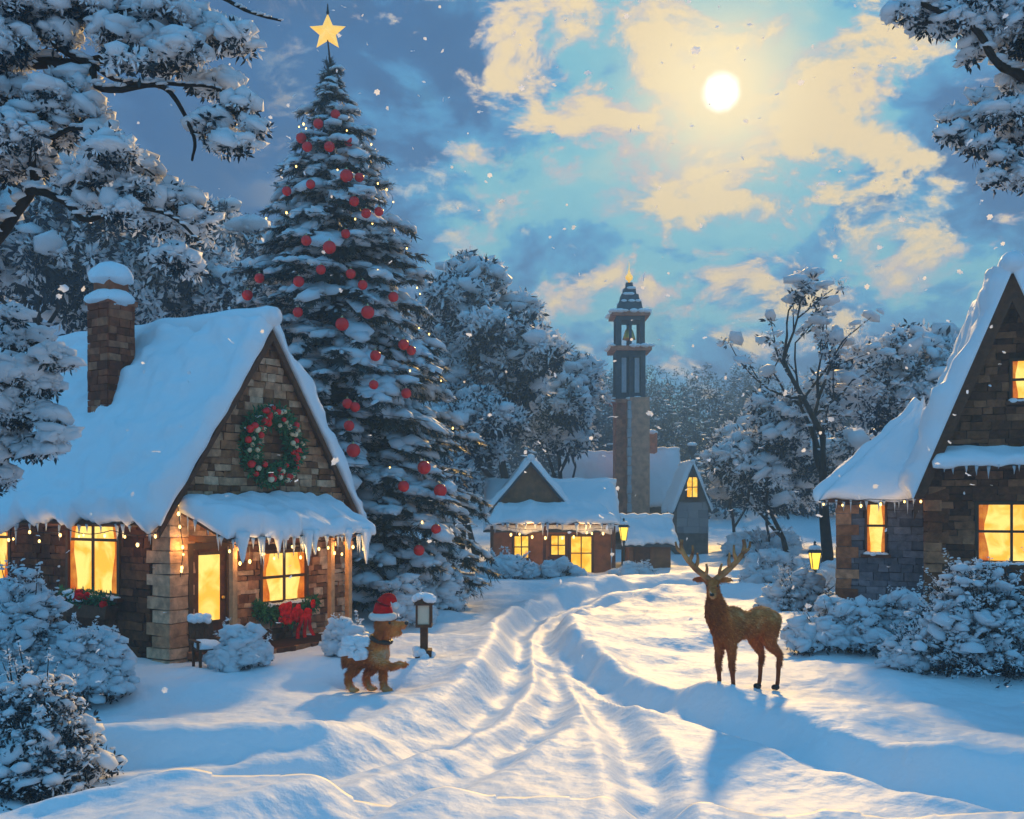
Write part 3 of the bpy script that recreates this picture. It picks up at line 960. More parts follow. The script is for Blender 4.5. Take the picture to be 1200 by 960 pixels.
# garland under the porch window, flower boxes ---------------------------------
def garland():
    c = cw(xf(GM, (2.72, -0.16, 0.95)))
    t = empty('window_garland', c, 0, 'green garland with red flowers and a red ribbon under the porch window', 'garland')
    mb = MB(); pos = []
    for k in range(260):
        x = random.uniform(-0.8, 0.8)
        z = -0.18 * math.cos(x / 0.8 * math.pi / 2) + random.uniform(-0.13, 0.13)
        pos.append((CV * x + Vector((0, 0, z)) + GN * random.uniform(-0.08, 0.1))[:])
    pos = np.array(pos); m = len(pos)
    mb.scatter(SPRIG, pos, np.repeat(rng.uniform(.1, .17, (m, 1)), 3, 1), rot_rand(m))
    mb.build('greenery', M['green'], t)
    fl = MB()
    for k in range(6):
        a = k * math.pi / 3
        fl.ell((0.06 * math.cos(a), 0, 0.06 * math.sin(a)), (0.055, 0.025, 0.055), lvl=2)
    fl.ell((0, -0.02, 0), (0.03, 0.03, 0.03), lvl=1)
    fme = fl.mesh('flower', M['redcloth'], True)
    for k in range(17):
        x = random.uniform(-0.5, 0.62)
        o = bpy.data.objects.new('flower', fme); COL.objects.link(o); o.parent = t
        o.location = CV * x + Vector((0, 0, -0.12 * math.cos(x / 0.8 * 1.57) + random.uniform(-.14, .12))) + GN * 0.14
        o.rotation_euler = (random.uniform(-.3, .3), 0, math.atan2(CV.y, CV.x) + random.uniform(-.3, .3)); s = random.uniform(.8, 1.25); o.scale = (s, s, s)
    rb = MB()
    for sx, l in ((-0.06, 0.55), (0.09, 0.48), (0.02, 0.62)):
        p = [CV * (0.3 + sx * (1 + 2 * q)) + Vector((0, 0, -0.15 - l * q)) + GN * (0.17 + 0.03 * math.sin(q * 7)) for q in np.linspace(0, 1, 8)]
        for a, b in zip(p[:-1], p[1:]):
            rb.prism([a - CV * 0.045, a + CV * 0.045, b + CV * 0.045, b - CV * 0.045], GN * 0.012)
    for sg in (-1, 1):
        rb.ell((CV * (0.3 + sg * 0.11) + Vector((0, 0, -0.12)) + GN * 0.17)[:], (0.10, 0.045, 0.065), M=Matrix.Rotation(math.atan2(CV.y, CV.x), 3, 'Z'))
    rb.build('ribbon', M['redcloth'], t, smooth=False)
garland()
def flower_box(x0, x1, z, label):
    c = cw(xf(LM, ((x0 + x1) / 2, -0.2, z)))
    t = empty('flower_box', c, 0, label, 'flower box')
    Mb = Matrix.Identity(4); Mb.col[0][:3] = CU; Mb.col[1][:3] = CV
    w = x1 - x0
    MB().box((0, 0, -0.14), (w, 0.24, 0.24), M=Mb, taper=1.08).build('planter', M['timber'], t)
    pos = np.array([(CU * random.uniform(-w / 2, w / 2) + CV * random.uniform(-.12, .1) + Vector((0, 0, random.uniform(-.04, .2))))[:] for k in range(130)])
    MB().scatter(SPRIG, pos, np.repeat(rng.uniform(.09, .15, (130, 1)), 3, 1), rot_rand(130)).build('greenery', M['green'], t)
    bm = MB().ell((0, 0, 0), (0.07, 0.07, 0.06), lvl=2).mesh('flower', M['redcloth'], True)
    for k in range(11):
        o = bpy.data.objects.new('flower', bm); COL.objects.link(o); o.parent = t
        o.location = CU * random.uniform(-w / 2, w / 2) + CV * random.uniform(-.16, -.02) + Vector((0, 0, random.uniform(-.02, .2)))
        s = random.uniform(.7, 1.3); o.scale = (s, s, s)
    s = MB()
    for k in range(22):
        s.ell((CU * random.uniform(-w / 2, w / 2) + CV * random.uniform(-.14, .1) + Vector((0, 0, random.uniform(0.02, .2))))[:], (random.uniform(.04, .1), random.uniform(.04, .1), random.uniform(.025, .06)))
    s.build('snow_cover', M['snow'], t, smooth=True)
flower_box(1.4, 2.8, 1.14, 'window box of red flowers and greenery below the large lit cottage window')

# fairy lights on the cottage ---------------------------------------------------
BULB = MB().ell((0, 0, -0.02), (0.021, 0.021, 0.032), lvl=2).mesh('bulb', M['bulb'], True)
def fairy_lights(pts, n, sag, label, name='fairy_lights', drop=(0.0, 0.15), size=1.0, glow=0, watt=5.0):
    pts = [Vector(p) for p in pts]
    t = empty(name, pts[0], 0, label, 'string lights')
    dist = [0]
    for a, b in zip(pts[:-1], pts[1:]): dist.append(dist[-1] + (b - a).length)
    def at_(s):
        for i in range(len(pts) - 1):
            if s <= dist[i + 1] or i == len(pts) - 2:
                q = (s - dist[i]) / max(1e-6, dist[i + 1] - dist[i])
                p = pts[i].lerp(pts[i + 1], q)
                return p - Vector((0, 0, sag * abs(math.sin(s * 2.4))))
    wire = MB()
    wire.tube([at_(dist[-1] * k / 80) - pts[0] for k in range(81)], 0.008, 5)
    for k in range(n):
        p = at_(dist[-1] * (k + random.uniform(0.05, 0.95)) / n) - pts[0]
        d = random.uniform(*drop)
        wire.tube([p, p - Vector((0, 0, d))], 0.005, 4)
        o = bpy.data.objects.new('bulb', BULB); COL.objects.link(o); o.parent = t
        o.location = p - Vector((0, 0, d)); s = random.uniform(0.8, 1.3) * size; o.scale = (s, s, s)
    wire.build('wire', M['cord'], t)
    for k in range(glow):
        l = bpy.data.lights.new('bulb_light', 'POINT'); l.energy = watt; l.color = (1, .58, .20); l.shadow_soft_size = 0.12
        lo = bpy.data.objects.new('bulb_light', l); COL.objects.link(lo); lo.parent = t
        lo.location = at_(dist[-1] * (k + 0.5) / glow) - pts[0] - Vector((0, 0, 0.12))
    return t
fairy_lights([cw(xf(LM, (x, -0.46, 2.52))) for x in (-0.3, 2.5, 5.0, 8.0)], 19, 0.08, 'string of warm lights hanging under the long eave of the stone cottage', glow=4, watt=2.2)
fairy_lights([cw(xf(GM, p)) for p in ((0.1, -1.16, 2.36), (1.9, -1.16, 2.3), (3.9, -1.16, 2.36))], 15, 0.1, 'string of warm lights hanging along the cottage porch beam', drop=(0.0, 0.3), glow=3, watt=9)
fairy_lights([cw(xf(GM, p)) for p in ((0.02, -0.15, 3.1), (0.05, -0.2, 2.6), (0.12, -0.2, 2.2), (0.05, -0.2, 1.7))], 7, 0.03, 'short string of warm lights down the pale corner pillar of the cottage', drop=(0, .05), glow=1, watt=5)

# ------------------------------------------------------------------ foliage
def cluster(mbF, mbS, centers, radii, sprigs, lumps, leaf=0.16, lump=0.10, flat=0.7, snow_up=0.15, tmplF=None, frost=1.25):
    """leaf sprigs and snow lumps in and on a set of clumps; density follows the clump surface"""
    C = np.array([c[:] for c in centers]); Rr = np.array(radii)
    n = len(C)
    wts = Rr ** 2; wts = wts / wts.sum()
    k = rng.choice(n, sprigs, p=wts)
    d = rng.normal(size=(sprigs, 3)); d /= np.linalg.norm(d, axis=1)[:, None]
    r = rng.uniform(0.35, 1.08, sprigs) ** 0.6
    pos = C[k] + d * (Rr[k] * r)[:, None] * np.array([1, 1, flat])
    if mbF is not None:
        mbF.scatter(tmplF or SPRIG, pos, np.repeat(rng.uniform(0.7, 1.35, (sprigs, 1)) * leaf, 3, 1), rot_rand(sprigs))
    if lumps:
        lumps = int(lumps * 1.8)
        k = rng.choice(n, lumps, p=wts)
        d = rng.normal(size=(lumps, 3)); d[:, 2] = np.abs(d[:, 2]) * 1.2 - snow_up; d /= np.linalg.norm(d, axis=1)[:, None]
        pos = C[k] + d * (Rr[k] * rng.uniform(0.75, 1.08, lumps))[:, None] * np.array([1, 1, flat])
        s = np.where(rng.uniform(size=lumps) < 0.72, rng.uniform(0.30, 0.75, lumps), rng.uniform(0.8, 1.9, lumps)) * lump * 1.25
        sc = np.stack([s * rng.uniform(.8, 1.5, lumps), s * rng.uniform(.8, 1.5, lumps), s * rng.uniform(.9, 1.5, lumps)], 1)
        mbS.scatter(LUMP, pos, sc, rot_rand(lumps, 0.9))
        # frosted leaves and twig ends
        m = int(sprigs * frost)
        k = rng.choice(n, m, p=wts)
        d = rng.normal(size=(m, 3)); d[:, 2] = np.abs(d[:, 2]) - 0.45; d /= np.linalg.norm(d, axis=1)[:, None]
        pos = C[k] + d * (Rr[k] * rng.uniform(0.8, 1.16, m))[:, None] * np.array([1, 1, flat])
        mbS.scatter(tmplF or SPRIG, pos, np.repeat(rng.uniform(0.5, 1.1, (m, 1)) * leaf, 3, 1), rot_rand(m))

def limb_tree(name, label, limbs, clusters, sprigs, lumps, leaf=0.14, lump=0.09, base=(0, 0, 0), cat='tree', group=None, lf='leaf'):
    """limbs: list of (points, r0, r1) in world space; first is the trunk"""
    b = Vector(base)
    t = empty(name, b, 0, label, cat, group)
    tr = MB()
    sn = MB()
    for i, (pts, r0, r1) in enumerate(limbs):
        pts = [Vector(p) for p in catmull([tuple(p) for p in pts], 5)]
        n = len(pts)
        rad = [r0 + (r1 - r0) * (k / (n - 1)) ** 0.8 for k in range(n)]
        pts = [p + Vector((mnoise.noise(p * 1.7), mnoise.noise(p * 1.7 + Vector((9, 0, 0))), mnoise.noise(p * 1.7 + Vector((0, 9, 0))))) * r0 * 0.8 for p in pts]
        tr.tube([p - b for p in pts], rad, 8, wob=0.12)
        if i > 0:
            for k in range(0, n):
                d = pts[min(k + 1, n - 1)] - pts[max(k - 1, 0)]
                if d.length > 0 and abs(d.normalized().z) < 0.75 and random.random() < 0.75:
                    s = rad[k] * random.uniform(0.9, 1.5) + 0.012
                    sn.scatter(LUMP, np.array([(pts[k] - b + Vector((0, 0, rad[k] * 0.9)))[:]]), np.array([[s * 1.5, s * 1.5, s]]), rot_rand(1, .3))
    tr.build('trunk', M['bark'], t, smooth=True)
    cr = MB()
    cluster(cr, sn, [Vector(c) - b for c, r in clusters], [r for c, r in clusters], int(sprigs * 0.62), int(lumps * 1.25), leaf, lump, frost=1.7)
    cr.build('crown', M[lf], t)
    sn.build('crown_snow', M['snow_tree'], t, smooth=True)
    return t

# near tree on the left: its trunk stands outside the photograph, its limbs reach in
def pxl(pts, Y0, Y1):
    n = len(pts)
    return [at(p[0], p[1], Y0 + (Y1 - Y0) * i / max(1, n - 1)) for i, p in enumerate(pts)]
def near_left():
    T = Vector((-6.9, 11.8, 0)); T.z = gz(T.x, T.y) - 0.1
    top = at(-110, -120, 11.8)
    L = [([T, T + Vector((0.1, 0, 2.5)), T + Vector((0.0, 0.05, 5)), T + Vector((0.25, 0, 7.4)), top], 0.36, 0.12)]
    def br(pts, Y0, Y1, r0, r1): L.append((pxl(pts, Y0, Y1), r0, r1))
    br([(-115, 250), (-40, 130), (0, 78), (45, 74), (110, 70), (180, 60), (250, 48)], 11.8, 11.2, 0.13, 0.025)
    br([(-110, 60), (0, 70), (17, 42), (54, 33), (104, 20), (170, 8)], 11.8, 11.0, 0.10, 0.02)
    br([(40, 30), (79, 58), (104, 79), (120, 105), (183, 102), (208, 121), (227, 162), (224, 190)], 11.4, 10.8, 0.06, 0.014)
    br([(-115, 330), (-30, 300), (0, 267), (33, 221), (42, 200), (47, 150), (62, 110)], 11.8, 11.0, 0.10, 0.02)
    br([(34, 222), (54, 225), (83, 242), (100, 256), (137, 246), (200, 250), (235, 285)], 11.2, 10.8, 0.055, 0.012)
    br([(45, 170), (90, 150), (130, 170), (180, 205)], 11.1, 10.9, 0.035, 0.01)
    br([(100, 72), (140, 95), (200, 100), (255, 105), (290, 140)], 11.3, 11.0, 0.035, 0.01)
    br([(110, -60), (200, -35), (262, -2), (292, 15), (330, 24)], 11.6, 11.2, 0.04, 0.012)
    br([(-110, -60), (0, -60), (110, -55), (200, -30)], 11.8, 11.5, 0.08, 0.02)
    br([(0, 120), (-30, 180), (10, 170), (25, 160)], 11.5, 11.2, 0.03, 0.01)
    cl = []
    for x, y, r in ((20, 10, 34), (60, 5, 30), (100, 10, 30), (150, 5, 32), (190, 20, 34), (225, 30, 26), (255, 45, 24), (275, 42, 16), (285, 55, 14),
                    (10, 50, 26), (70, 45, 20), (140, 45, 28), (175, 55, 28), (215, 62, 24), (85, 108, 26), (60, 112, 18), (20, 115, 28), (45, 140, 24),
                    (100, 140, 26), (65, 160, 28), (20, 160, 30), (130, 180, 26), (165, 205, 22), (120, 168, 20), (150, 195, 24), (205, 238, 26), (185, 262, 22), (160, 225, 20),
                    (225, 275, 18), (205, 305, 18), (225, 318, 12), (262, 105, 20), (280, 128, 16), (297, 152, 14), (262, 172, 15), (285, 172, 14), (245, 150, 18),
                    (190, 75, 25), (150, 75, 20), (240, 100, 16), (45, 195, 18), (90, 215, 20), (115, 240, 16), (145, 250, 18), (235, 255, 14), (5, 200, 20), (110, 205, 18),
                    (-40, 60, 60), (-60, 160, 60), (-30, -40, 60), (60, -40, 50), (150, -45, 40), (-80, 260, 50)):
        Y = random.uniform(10.6, 11.7)
        cl.append((at(x, y, Y), r * 1.05 / F * Y))
    limb_tree('snowy_tree', 'big dark-limbed tree reaching in from the left above the cottage chimney, snow on every twig', L, cl, 3600, 2900, 0.115, 0.062, T)
near_left()
def near_right():
    T = Vector((8.0, 13.2, 0)); T.z = gz(T.x, T.y) - 0.1
    L = [([T, T + Vector((0, 0, 3)), T + Vector((0.1, 0, 6)), at(1320, -140, 13.2)], 0.34, 0.12)]
    def br(pts, Y0, Y1, r0, r1): L.append((pxl(pts, Y0, Y1), r0, r1))
    br([(1325, 170), (1260, 115), (1200, 88), (1172, 70), (1135, 32), (1085, 8), (1060, 5)], 13.2, 12.6, 0.10, 0.018)
    br([(1325, 250), (1250, 210), (1200, 185), (1155, 162), (1115, 150)], 13.2, 12.6, 0.08, 0.014)
    br([(1325, 0), (1230, 20), (1170, 22), (1110, 25), (1070, 30)], 13.2, 12.8, 0.08, 0.014)
    br([(1200, 185), (1180, 205), (1165, 222)], 12.9, 12.7, 0.03, 0.01)
    cl = []
    for x, y, r in ((1055, 18, 14), (1075, 8, 18), (1095, 22, 24), (1120, 28, 22), (1140, 8, 25), (1170, 25, 30), (1195, 50, 26), (1150, 52, 14), (1135, 70, 9), (1112, 10, 18),
                    (1122, 140, 15), (1112, 158, 12), (1130, 160, 15), (1145, 172, 14), (1160, 135, 12), (1185, 135, 22), (1192, 165, 22), (1172, 185, 14), (1166, 212, 11), (1190, 210, 16), (1183, 100, 12), (1150, 118, 9),
                    (1230, 30, 50), (1240, 120, 40), (1240, 200, 40), (1280, 70, 50)):
        Y = random.uniform(12.5, 13.3)
        cl.append((at(x, y, Y), r * 1.05 / F * Y))
    limb_tree('snowy_tree', 'dark tree with snowy twigs reaching in at the upper right above the gabled house', L, cl, 2100, 1200, 0.12, 0.065, T)
near_right()
def mid_left():
    T = gpx(-40, 14.0)
    L = [([T, T + Vector((0.05, 0, 1.6)), T + Vector((0.2, 0, 3.4)), at(20, 400, 14)], 0.15, 0.03)]
    def br(pts, Y0, Y1, r0, r1): L.append((pxl(pts, Y0, Y1), r0, r1))
    br([(-15, 560), (20, 520), (55, 505), (80, 515)], 14, 13.8, 0.05, 0.012)
    br([(-5, 500), (25, 460), (50, 440), (75, 430)], 14, 13.8, 0.05, 0.012)
    cl = []
    for x, y, r in ((15, 402, 20), (40, 400, 16), (62, 418, 16), (78, 430, 10), (15, 440, 26), (45, 455, 22), (25, 485, 26), (55, 492, 16), (8, 520, 26), (66, 512, 12), (40, 528, 18), (-20, 480, 40), (-25, 560, 35), (15, 372, 14), (60, 528, 10)):
        Y = random.uniform(13.6, 14.3)
        cl.append((at(x, y, Y), r / F * Y))
    limb_tree('snowy_tree', 'small snow-laden tree in front of the left end of the cottage roof', L, cl, 1300, 1000, 0.12, 0.075, T)
mid_left()

# Christmas tree ---------------------------------------------------------------
XT = Vector((( 402 - 600) / F * 28.0, 28.0, 0)); XT.z = gz(XT.x, XT.y)
XTOP = 14.75
def xr(z):                                    # outline radius of the tree at height z
    d = XTOP - z
    return min(0.50 * d, 0.66 + 0.262 * d) if d < 9.5 else min(0.66 + 0.262 * d, 3.75)
def xaxis(z):                                 # the tree leans a little
    return XT + Vector(((-15 / F * 28.0) * (z / XTOP), 0, z))
def christmas_tree():
    t = empty('christmas_tree', XT, 0, 'tall snow-laden Christmas tree with red baubles and a gold star behind the cottage', 'christmas tree')
    tr = MB()
    tr.tube([xaxis(z) - XT for z in (-0.2, 0.5, 4, 8, 12, XTOP)], [0.33, 0.28, 0.22, 0.15, 0.07, 0.02], 10, wob=0.05)
    tr.build('trunk', M['bark'], t, smooth=True)
    fol, sn = MB(), MB()
    z = 0.55
    npos, nrot, nsc = [], [], []
    spos, ssc, srot = [], [], []
    while z < XTOP - 0.15:
        Rz = xr(z)
        nb = max(5, int(5 + Rz * 5.2))
        ph = random.uniform(0, 6.28)
        for k in range(nb):
            a = ph + 2 * math.pi * k / nb + random.uniform(-.18, .18)
            ln = Rz * random.choice((random.uniform(0.62, 0.95), random.uniform(0.85, 1.16)))
            zz = z + random.uniform(-.26, .26)
            d = Vector((math.cos(a), math.sin(a), 0)); side = Vector((-d.y, d.x, 0))
            steps = max(3, int(ln / 0.26))
            droop = random.uniform(0.08, 0.42); lift = random.uniform(-0.05, 0.24); sway = random.uniform(-.22, .22)
            ax = xaxis(zz) - XT
            frond = random.random() < 0.85
            for i in range(steps):
                q = (i + 0.7) / steps
                if q < 0.22 and ln > 1.2: continue
                p = ax + d * (ln * q) + side * (sway * ln * q * q) + Vector((0, 0, lift * ln * q - droop * ln * q * q))
                slope = Vector((d.x, d.y, lift - 2 * droop * q)).normalized()
                width = 0.55 * (1 - 0.55 * q) * min(1, ln / 1.6)
                for sg in (-1, 0, 1):
                    for rep in range(2 if sg else 1):
                        dir_ = (slope * random.uniform(0.7, 1.0) + side * sg * random.uniform(0.5, 1.1) + Vector((0, 0, random.uniform(-.35, .05)))).normalized()
                        sz = random.uniform(0.30, 0.52) * (0.55 + 0.45 * min(1, ln / 2))
                        y_ = Vector((0, 0, 1)).cross(dir_).normalized(); z_ = dir_.cross(y_)
                        npos.append((p + Vector((0, 0, random.uniform(-.05, .03))))[:]); nsc.append((sz, sz, sz))
                        nrot.append(np.array([dir_[:], y_[:], z_[:]]).T)
                        if q > 0.40 and random.random() < 0.62:
                            w = random.uniform(0.035, 0.085)
                            spos.append((p + dir_ * sz * random.uniform(.25, .8) + Vector((0, 0, 0.05)))[:]); ssc.append((w * random.uniform(1.2, 2.6), w * random.uniform(.8, 1.4), w * random.uniform(.7, 1.1)))
                            srot.append(np.array([dir_[:], y_[:], z_[:]]).T if z_.z > 0 else np.array([dir_[:], (-y_)[:], (-z_)[:]]).T)
                # hanging dark twigs below
                if random.random() < 0.6:
                    dir_ = (slope * 0.5 + Vector((0, 0, -1)) + side * random.uniform(-.5, .5)).normalized()
                    y_ = side; z_ = dir_.cross(y_).normalized(); y_ = z_.cross(dir_)
                    sz = random.uniform(.25, .42)
                    npos.append((p + Vector((0, 0, -.08)))[:]); nsc.append((sz, sz, sz)); nrot.append(np.array([dir_[:], y_[:], z_[:]]).T)
                # snow pads on the outer part of the branch
                if frond and q > 0.34 and random.random() < 0.92:
                    for rep in range(random.choice((1, 2, 2, 3)) + (q > 0.7)):
                        off = side * random.uniform(-1, 1) * width * 0.62
                        w = random.choice((random.uniform(0.08, 0.18), random.uniform(0.16, 0.32))) * (0.45 + 0.55 * min(1, ln / 1.8))
                        Y_ = side; Z_ = slope.cross(side).normalized()
                        if Z_.z < 0: Z_ = -Z_
                        spos.append((p + off + Vector((0, 0, 0.03 - 0.25 * abs(off.length) * 0.6)))[:]); ssc.append((w * random.uniform(.9, 1.5), w * random.uniform(.8, 1.4), w * random.uniform(.8, 1.3)))
                        srot.append(np.array([slope[:], Y_[:], Z_[:]]).T @ rot_rand(1, .45)[0])
        z += 0.30 + 0.12 * Rz / 4 + random.uniform(-.03, .05)
    # leader
    for k in range(46):
        zz = XTOP - 1.5 + k * 0.032
        p = xaxis(zz) - XT
        s = 0.13 * (1 - k / 60)
        spos.append((p + Vector((random.uniform(-.1, .1), random.uniform(-.1, .1), 0)) * (2.2 - k / 24))[:]); ssc.append((s, s, s)); srot.append(np.eye(3))
        dir_ = Vector((random.uniform(-1, 1), random.uniform(-1, 1), 0.9)).normalized()
        y_ = Vector((0, 0, 1)).cross(dir_).normalized(); z_ = dir_.cross(y_)
        npos.append(p[:]); nsc.append((.3, .3, .3)); nrot.append(np.array([dir_[:], y_[:], z_[:]]).T)
    fol.scatter(NEEDLE, np.array(npos), np.array(nsc), np.array(nrot))
    sn.scatter(LUMP, np.array(spos), np.array(ssc), np.array(srot))
    fol.build('branches', M['needle'], t)
    sn.build('branch_snow', M['snow_tree'], t, smooth=True)
    return t
christmas_tree()
def star():
    c = at(384, 38, 28.0)
    t = empty('tree_star', c, 0, 'gold five-pointed star on top of the Christmas tree', 'star')
    V = []; Fc = []
    for k in range(10):
        a = math.pi / 2 + k * math.pi / 5
        r = 0.52 if k % 2 == 0 else 0.235
        V.append((r * math.cos(a), 0, r * math.sin(a)))
    V += [(0, -0.14, 0), (0, 0.14, 0)]
    for k in range(10):
        j = (k + 1) % 10
        Fc += [(k, j, 10), (j, k, 11)]
    MB().add(V, Fc).build('star_body', M['star'], t)
    MB().lathe([(0.012, 0.48), (0.045, 0.52), (0.03, 0.60), (0.012, 0.78)], n=8).build('tip_rod', M['iron'], t)
    zt = (xaxis(XTOP) - c).z
    MB().tube([(xaxis(XTOP) - c)[:], (0, 0, -0.2)], [0.03, 0.02], 6).build('spike', M['bark'], t)
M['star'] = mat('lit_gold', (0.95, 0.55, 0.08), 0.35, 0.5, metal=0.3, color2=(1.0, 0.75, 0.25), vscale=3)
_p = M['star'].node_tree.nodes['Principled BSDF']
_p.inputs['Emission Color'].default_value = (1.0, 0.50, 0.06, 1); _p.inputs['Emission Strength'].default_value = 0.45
star()
def baubles():
    px = [(393, 134), (373, 145), (353, 162), (360, 172), (386, 172), (409, 166), (406, 206), (421, 208), (364, 216), (336, 224), (415, 236), (429, 250), (444, 248), (405, 274), (359, 282), (386, 290), (376, 316), (350, 330), (411, 321), (304, 326), (290, 346), (425, 334), (461, 348),
          (349, 366), (401, 380), (431, 366), (440, 417), (482, 411), (473, 404), (438, 451), (476, 461), (407, 473), (416, 477), (409, 499), (414, 528), (497, 548), (473, 570), (516, 575), (511, 620), (491, 645)]
    big = {(431, 366), (414, 528), (401, 380), (406, 206), (497, 548), (386, 290), (516, 575)}
    me_b = MB().ell((0, 0, 0), (1, 1, 1), lvl=3).mesh('bauble', M['red'], True)
    me_c = MB().lathe([(0.22, 0.93), (0.22, 1.14), (0.05, 1.16), (0.05, 1.4)], n=8).mesh('hanger', M['cap'], False)
    zones = {}
    for p in sorted(px, key=lambda q: q[1]):
        cx = 385 + (p[1] - 80) * 0.05
        half = (xr(H - (p[1] - HZ) / F * 28) / 28 * F)
        dx = (p[0] - cx) / half
        zn = 'left side' if dx < -0.3 else ('right side' if dx > 0.33 else 'middle')
        zones.setdefault(zn, []).append(p)
    ords = ['topmost', 'second from the top', 'third from the top', 'fourth from the top', 'fifth from the top', 'sixth from the top', 'seventh from the top', 'eighth from the top', 'ninth from the top', 'tenth from the top', 'eleventh from the top', 'twelfth from the top', 'thirteenth from the top', 'fourteenth from the top', 'fifteenth from the top', 'sixteenth from the top', 'seventeenth from the top', 'eighteenth from the top', 'nineteenth from the top', 'twentieth from the top', 'twenty-first from the top', 'twenty-second from the top', 'twenty-third from the top']
    for zn, L in zones.items():
        for i, p in enumerate(L):
            Y = 28.0
            for it in range(4):
                q = at(p[0], p[1], Y)
                ax = xaxis(q.z); rr = xr(max(0.6, q.z)) * 1.10
                dx = q.x - ax.x
                Y = 28.0 - math.sqrt(max(0.05, rr * rr - dx * dx))
            q = at(p[0], p[1], Y - 0.12)
            lab = 'red bauble on the %s of the Christmas tree, %s there' % (zn, ords[i])
            t = empty('bauble', q, 0, lab, 'bauble', 'red baubles on the Christmas tree')
            s = 0.165 if p in big else random.uniform(0.115, 0.14)
            for nm, me in (('globe', me_b), ('hanger', me_c)):
                o = bpy.data.objects.new(nm, me); COL.objects.link(o); o.parent = t; o.scale = (s, s, s)
baubles()
def tree_lights():
    pts = []
    for k in range(240):
        u = k / 239
        z = XTOP - 1.2 - u * 12.2
        a = u * 2 * math.pi * 9.5 + 0.5
        pts.append(xaxis(z) + Vector((math.cos(a), math.sin(a), 0)) * xr(z) * 1.0)
    t = empty('tree_lights', XT, 0, 'string of tiny warm lights wound round the Christmas tree', 'string lights')
    w = MB().tube([p - XT for p in pts], 0.006, 4)
    w.build('wire', M['cord'], t)
    for k in range(0, 240):
        if len(t.children) > 45: break
        if random.random() < 0.24:
            p = pts[k]
            if p.y < XT.y + 0.4:
                o = bpy.data.objects.new('bulb', BULB); COL.objects.link(o); o.parent = t
                o.location = p - XT; s = random.uniform(0.7, 1.2); o.scale = (s, s, s)
tree_lights()

# generic trees for the background ------------------------------------------------
def grow_tree(h, spread, seed, tips=46, trunk_frac=0.3, dense=1.0, leafy=True):
    rs = random.Random(seed)
    limbs = []; tipsL = []
    def grow(p, d, ln, r, lvl):
        n = 4
        pts = [p]; q = p.copy(); dd = d.copy()
        for i in range(n):
            dd = (dd + Vector((rs.uniform(-.22, .22), rs.uniform(-.22, .22), 0.05 + rs.uniform(-.1, .16)))).normalized()
            q = q + dd * (ln / n)
            pts.append(q.copy())
        limbs.append((pts, r, r * 0.45))
        if lvl == 0:
            tipsL.append(pts[-1]); tipsL.append(pts[2])
            return
        k = rs.choice((3, 4)) if lvl > 1 else rs.choice((2, 3))
        for i in range(k):
            a = rs.uniform(0, 6.28)
            s = dd.cross(Vector((math.cos(a), math.sin(a), 0.2))).normalized()
            nd = (dd * rs.uniform(.55, 1.0) + s * rs.uniform(.5, 1.0) * spread).normalized()
            start = pts[rs.choice((2, 3, 4))] if i else pts[-1]
            grow(start, nd, ln * rs.uniform(.55, .78), r * 0.5, lvl - 1)
    grow(Vector((0, 0, -0.15)), Vector((0, 0, 1)), h * trunk_frac + 0.15, h * 0.022, 3)
    zmax = max(t.z for t in tipsL)
    s = h / zmax
    limbs = [([p * s for p in pts], a, b) for pts, a, b in limbs]
    tipsL = [t * s for t in tipsL]
    return limbs, tipsL
def background_tree(name, label, base, h, spread, seed, clump, sprigs, lumps, leaf, lump, group, lf='farleaf', trunk_frac=0.3, widen=1.0):
    limbs, tips = grow_tree(h, spread, seed, trunk_frac=trunk_frac)
    t = empty(name, base, 0, label, 'tree', group)
    tr = MB(); sn = MB(); cr = MB()
    for pts, r0, r1 in limbs:
        P = [Vector((p.x * widen, p.y * widen, p.z)) for p in pts]
        tr.tube(P, [r0 + (r1 - r0) * i / (len(P) - 1) for i in range(len(P))], 6)
        for i in range(1, len(P)):
            d = (P[i] - P[i - 1])
            if abs(d.normalized().z) < 0.8:
                w = r1 * 1.6 + 0.03
                q = P[i - 1].lerp(P[i], np.array([.3, .7])[i % 2])
                sn.scatter(LUMP, np.array([(q + Vector((0, 0, r1)))[:]]), np.array([[w * 1.6, w * 1.6, w]]), rot_rand(1, .3))
    tr.build('trunk', M['bark'], t, smooth=True)
    C = [Vector((p.x * widen, p.y * widen, p.z)) for p in tips]
    rs = random.Random(seed)
    rr = [clump * rs.uniform(.6, 1.3) for _ in C]
    cluster(cr if sprigs else None, sn, C, rr, max(1, sprigs), lumps, leaf, lump, flat=0.75)
    if sprigs: cr.build('crown', M[lf], t)
    sn.build('crown_snow', M['snow_tree'], t, smooth=True)
    return t

BG = 'trees behind the cottage and the village'
def bgt(px, Y, top, label, seed, spread=0.9, clump=1.1, sprigs=2600, lumps=900, leaf=0.5, lump=0.28, **kw):
    b = gpx(px, Y); b.z -= 0.1
    h = (H - (top - HZ) / F * Y) - b.z
    return background_tree('winter_tree', label, b, h, spread, seed, clump, sprigs, lumps, leaf, lump, BG, **kw)
bgt(20, 38, 215, 'broad dark tree behind the chimney at the left edge', 11, clump=1.3, lumps=650)
bgt(130, 46, 190, 'broad dark tree directly behind the cottage chimney', 12, clump=1.4, lumps=450)
bgt(225, 42, 235, 'dark tree rising behind the cottage ridge beside the chimney', 13, clump=1.2, lumps=450)
bgt(300, 52, 240, 'dark tree half hidden behind the left flank of the Christmas tree', 14, clump=1.3, lumps=350)
bgt(535, 50, 335, 'snowy tree close behind the right flank of the Christmas tree', 15, clump=1.0, lumps=1100, lump=0.24)
bgt(600, 56, 338, 'tall snowy tree behind the small village cottage', 16, clump=1.15, lumps=1300, lump=0.26)
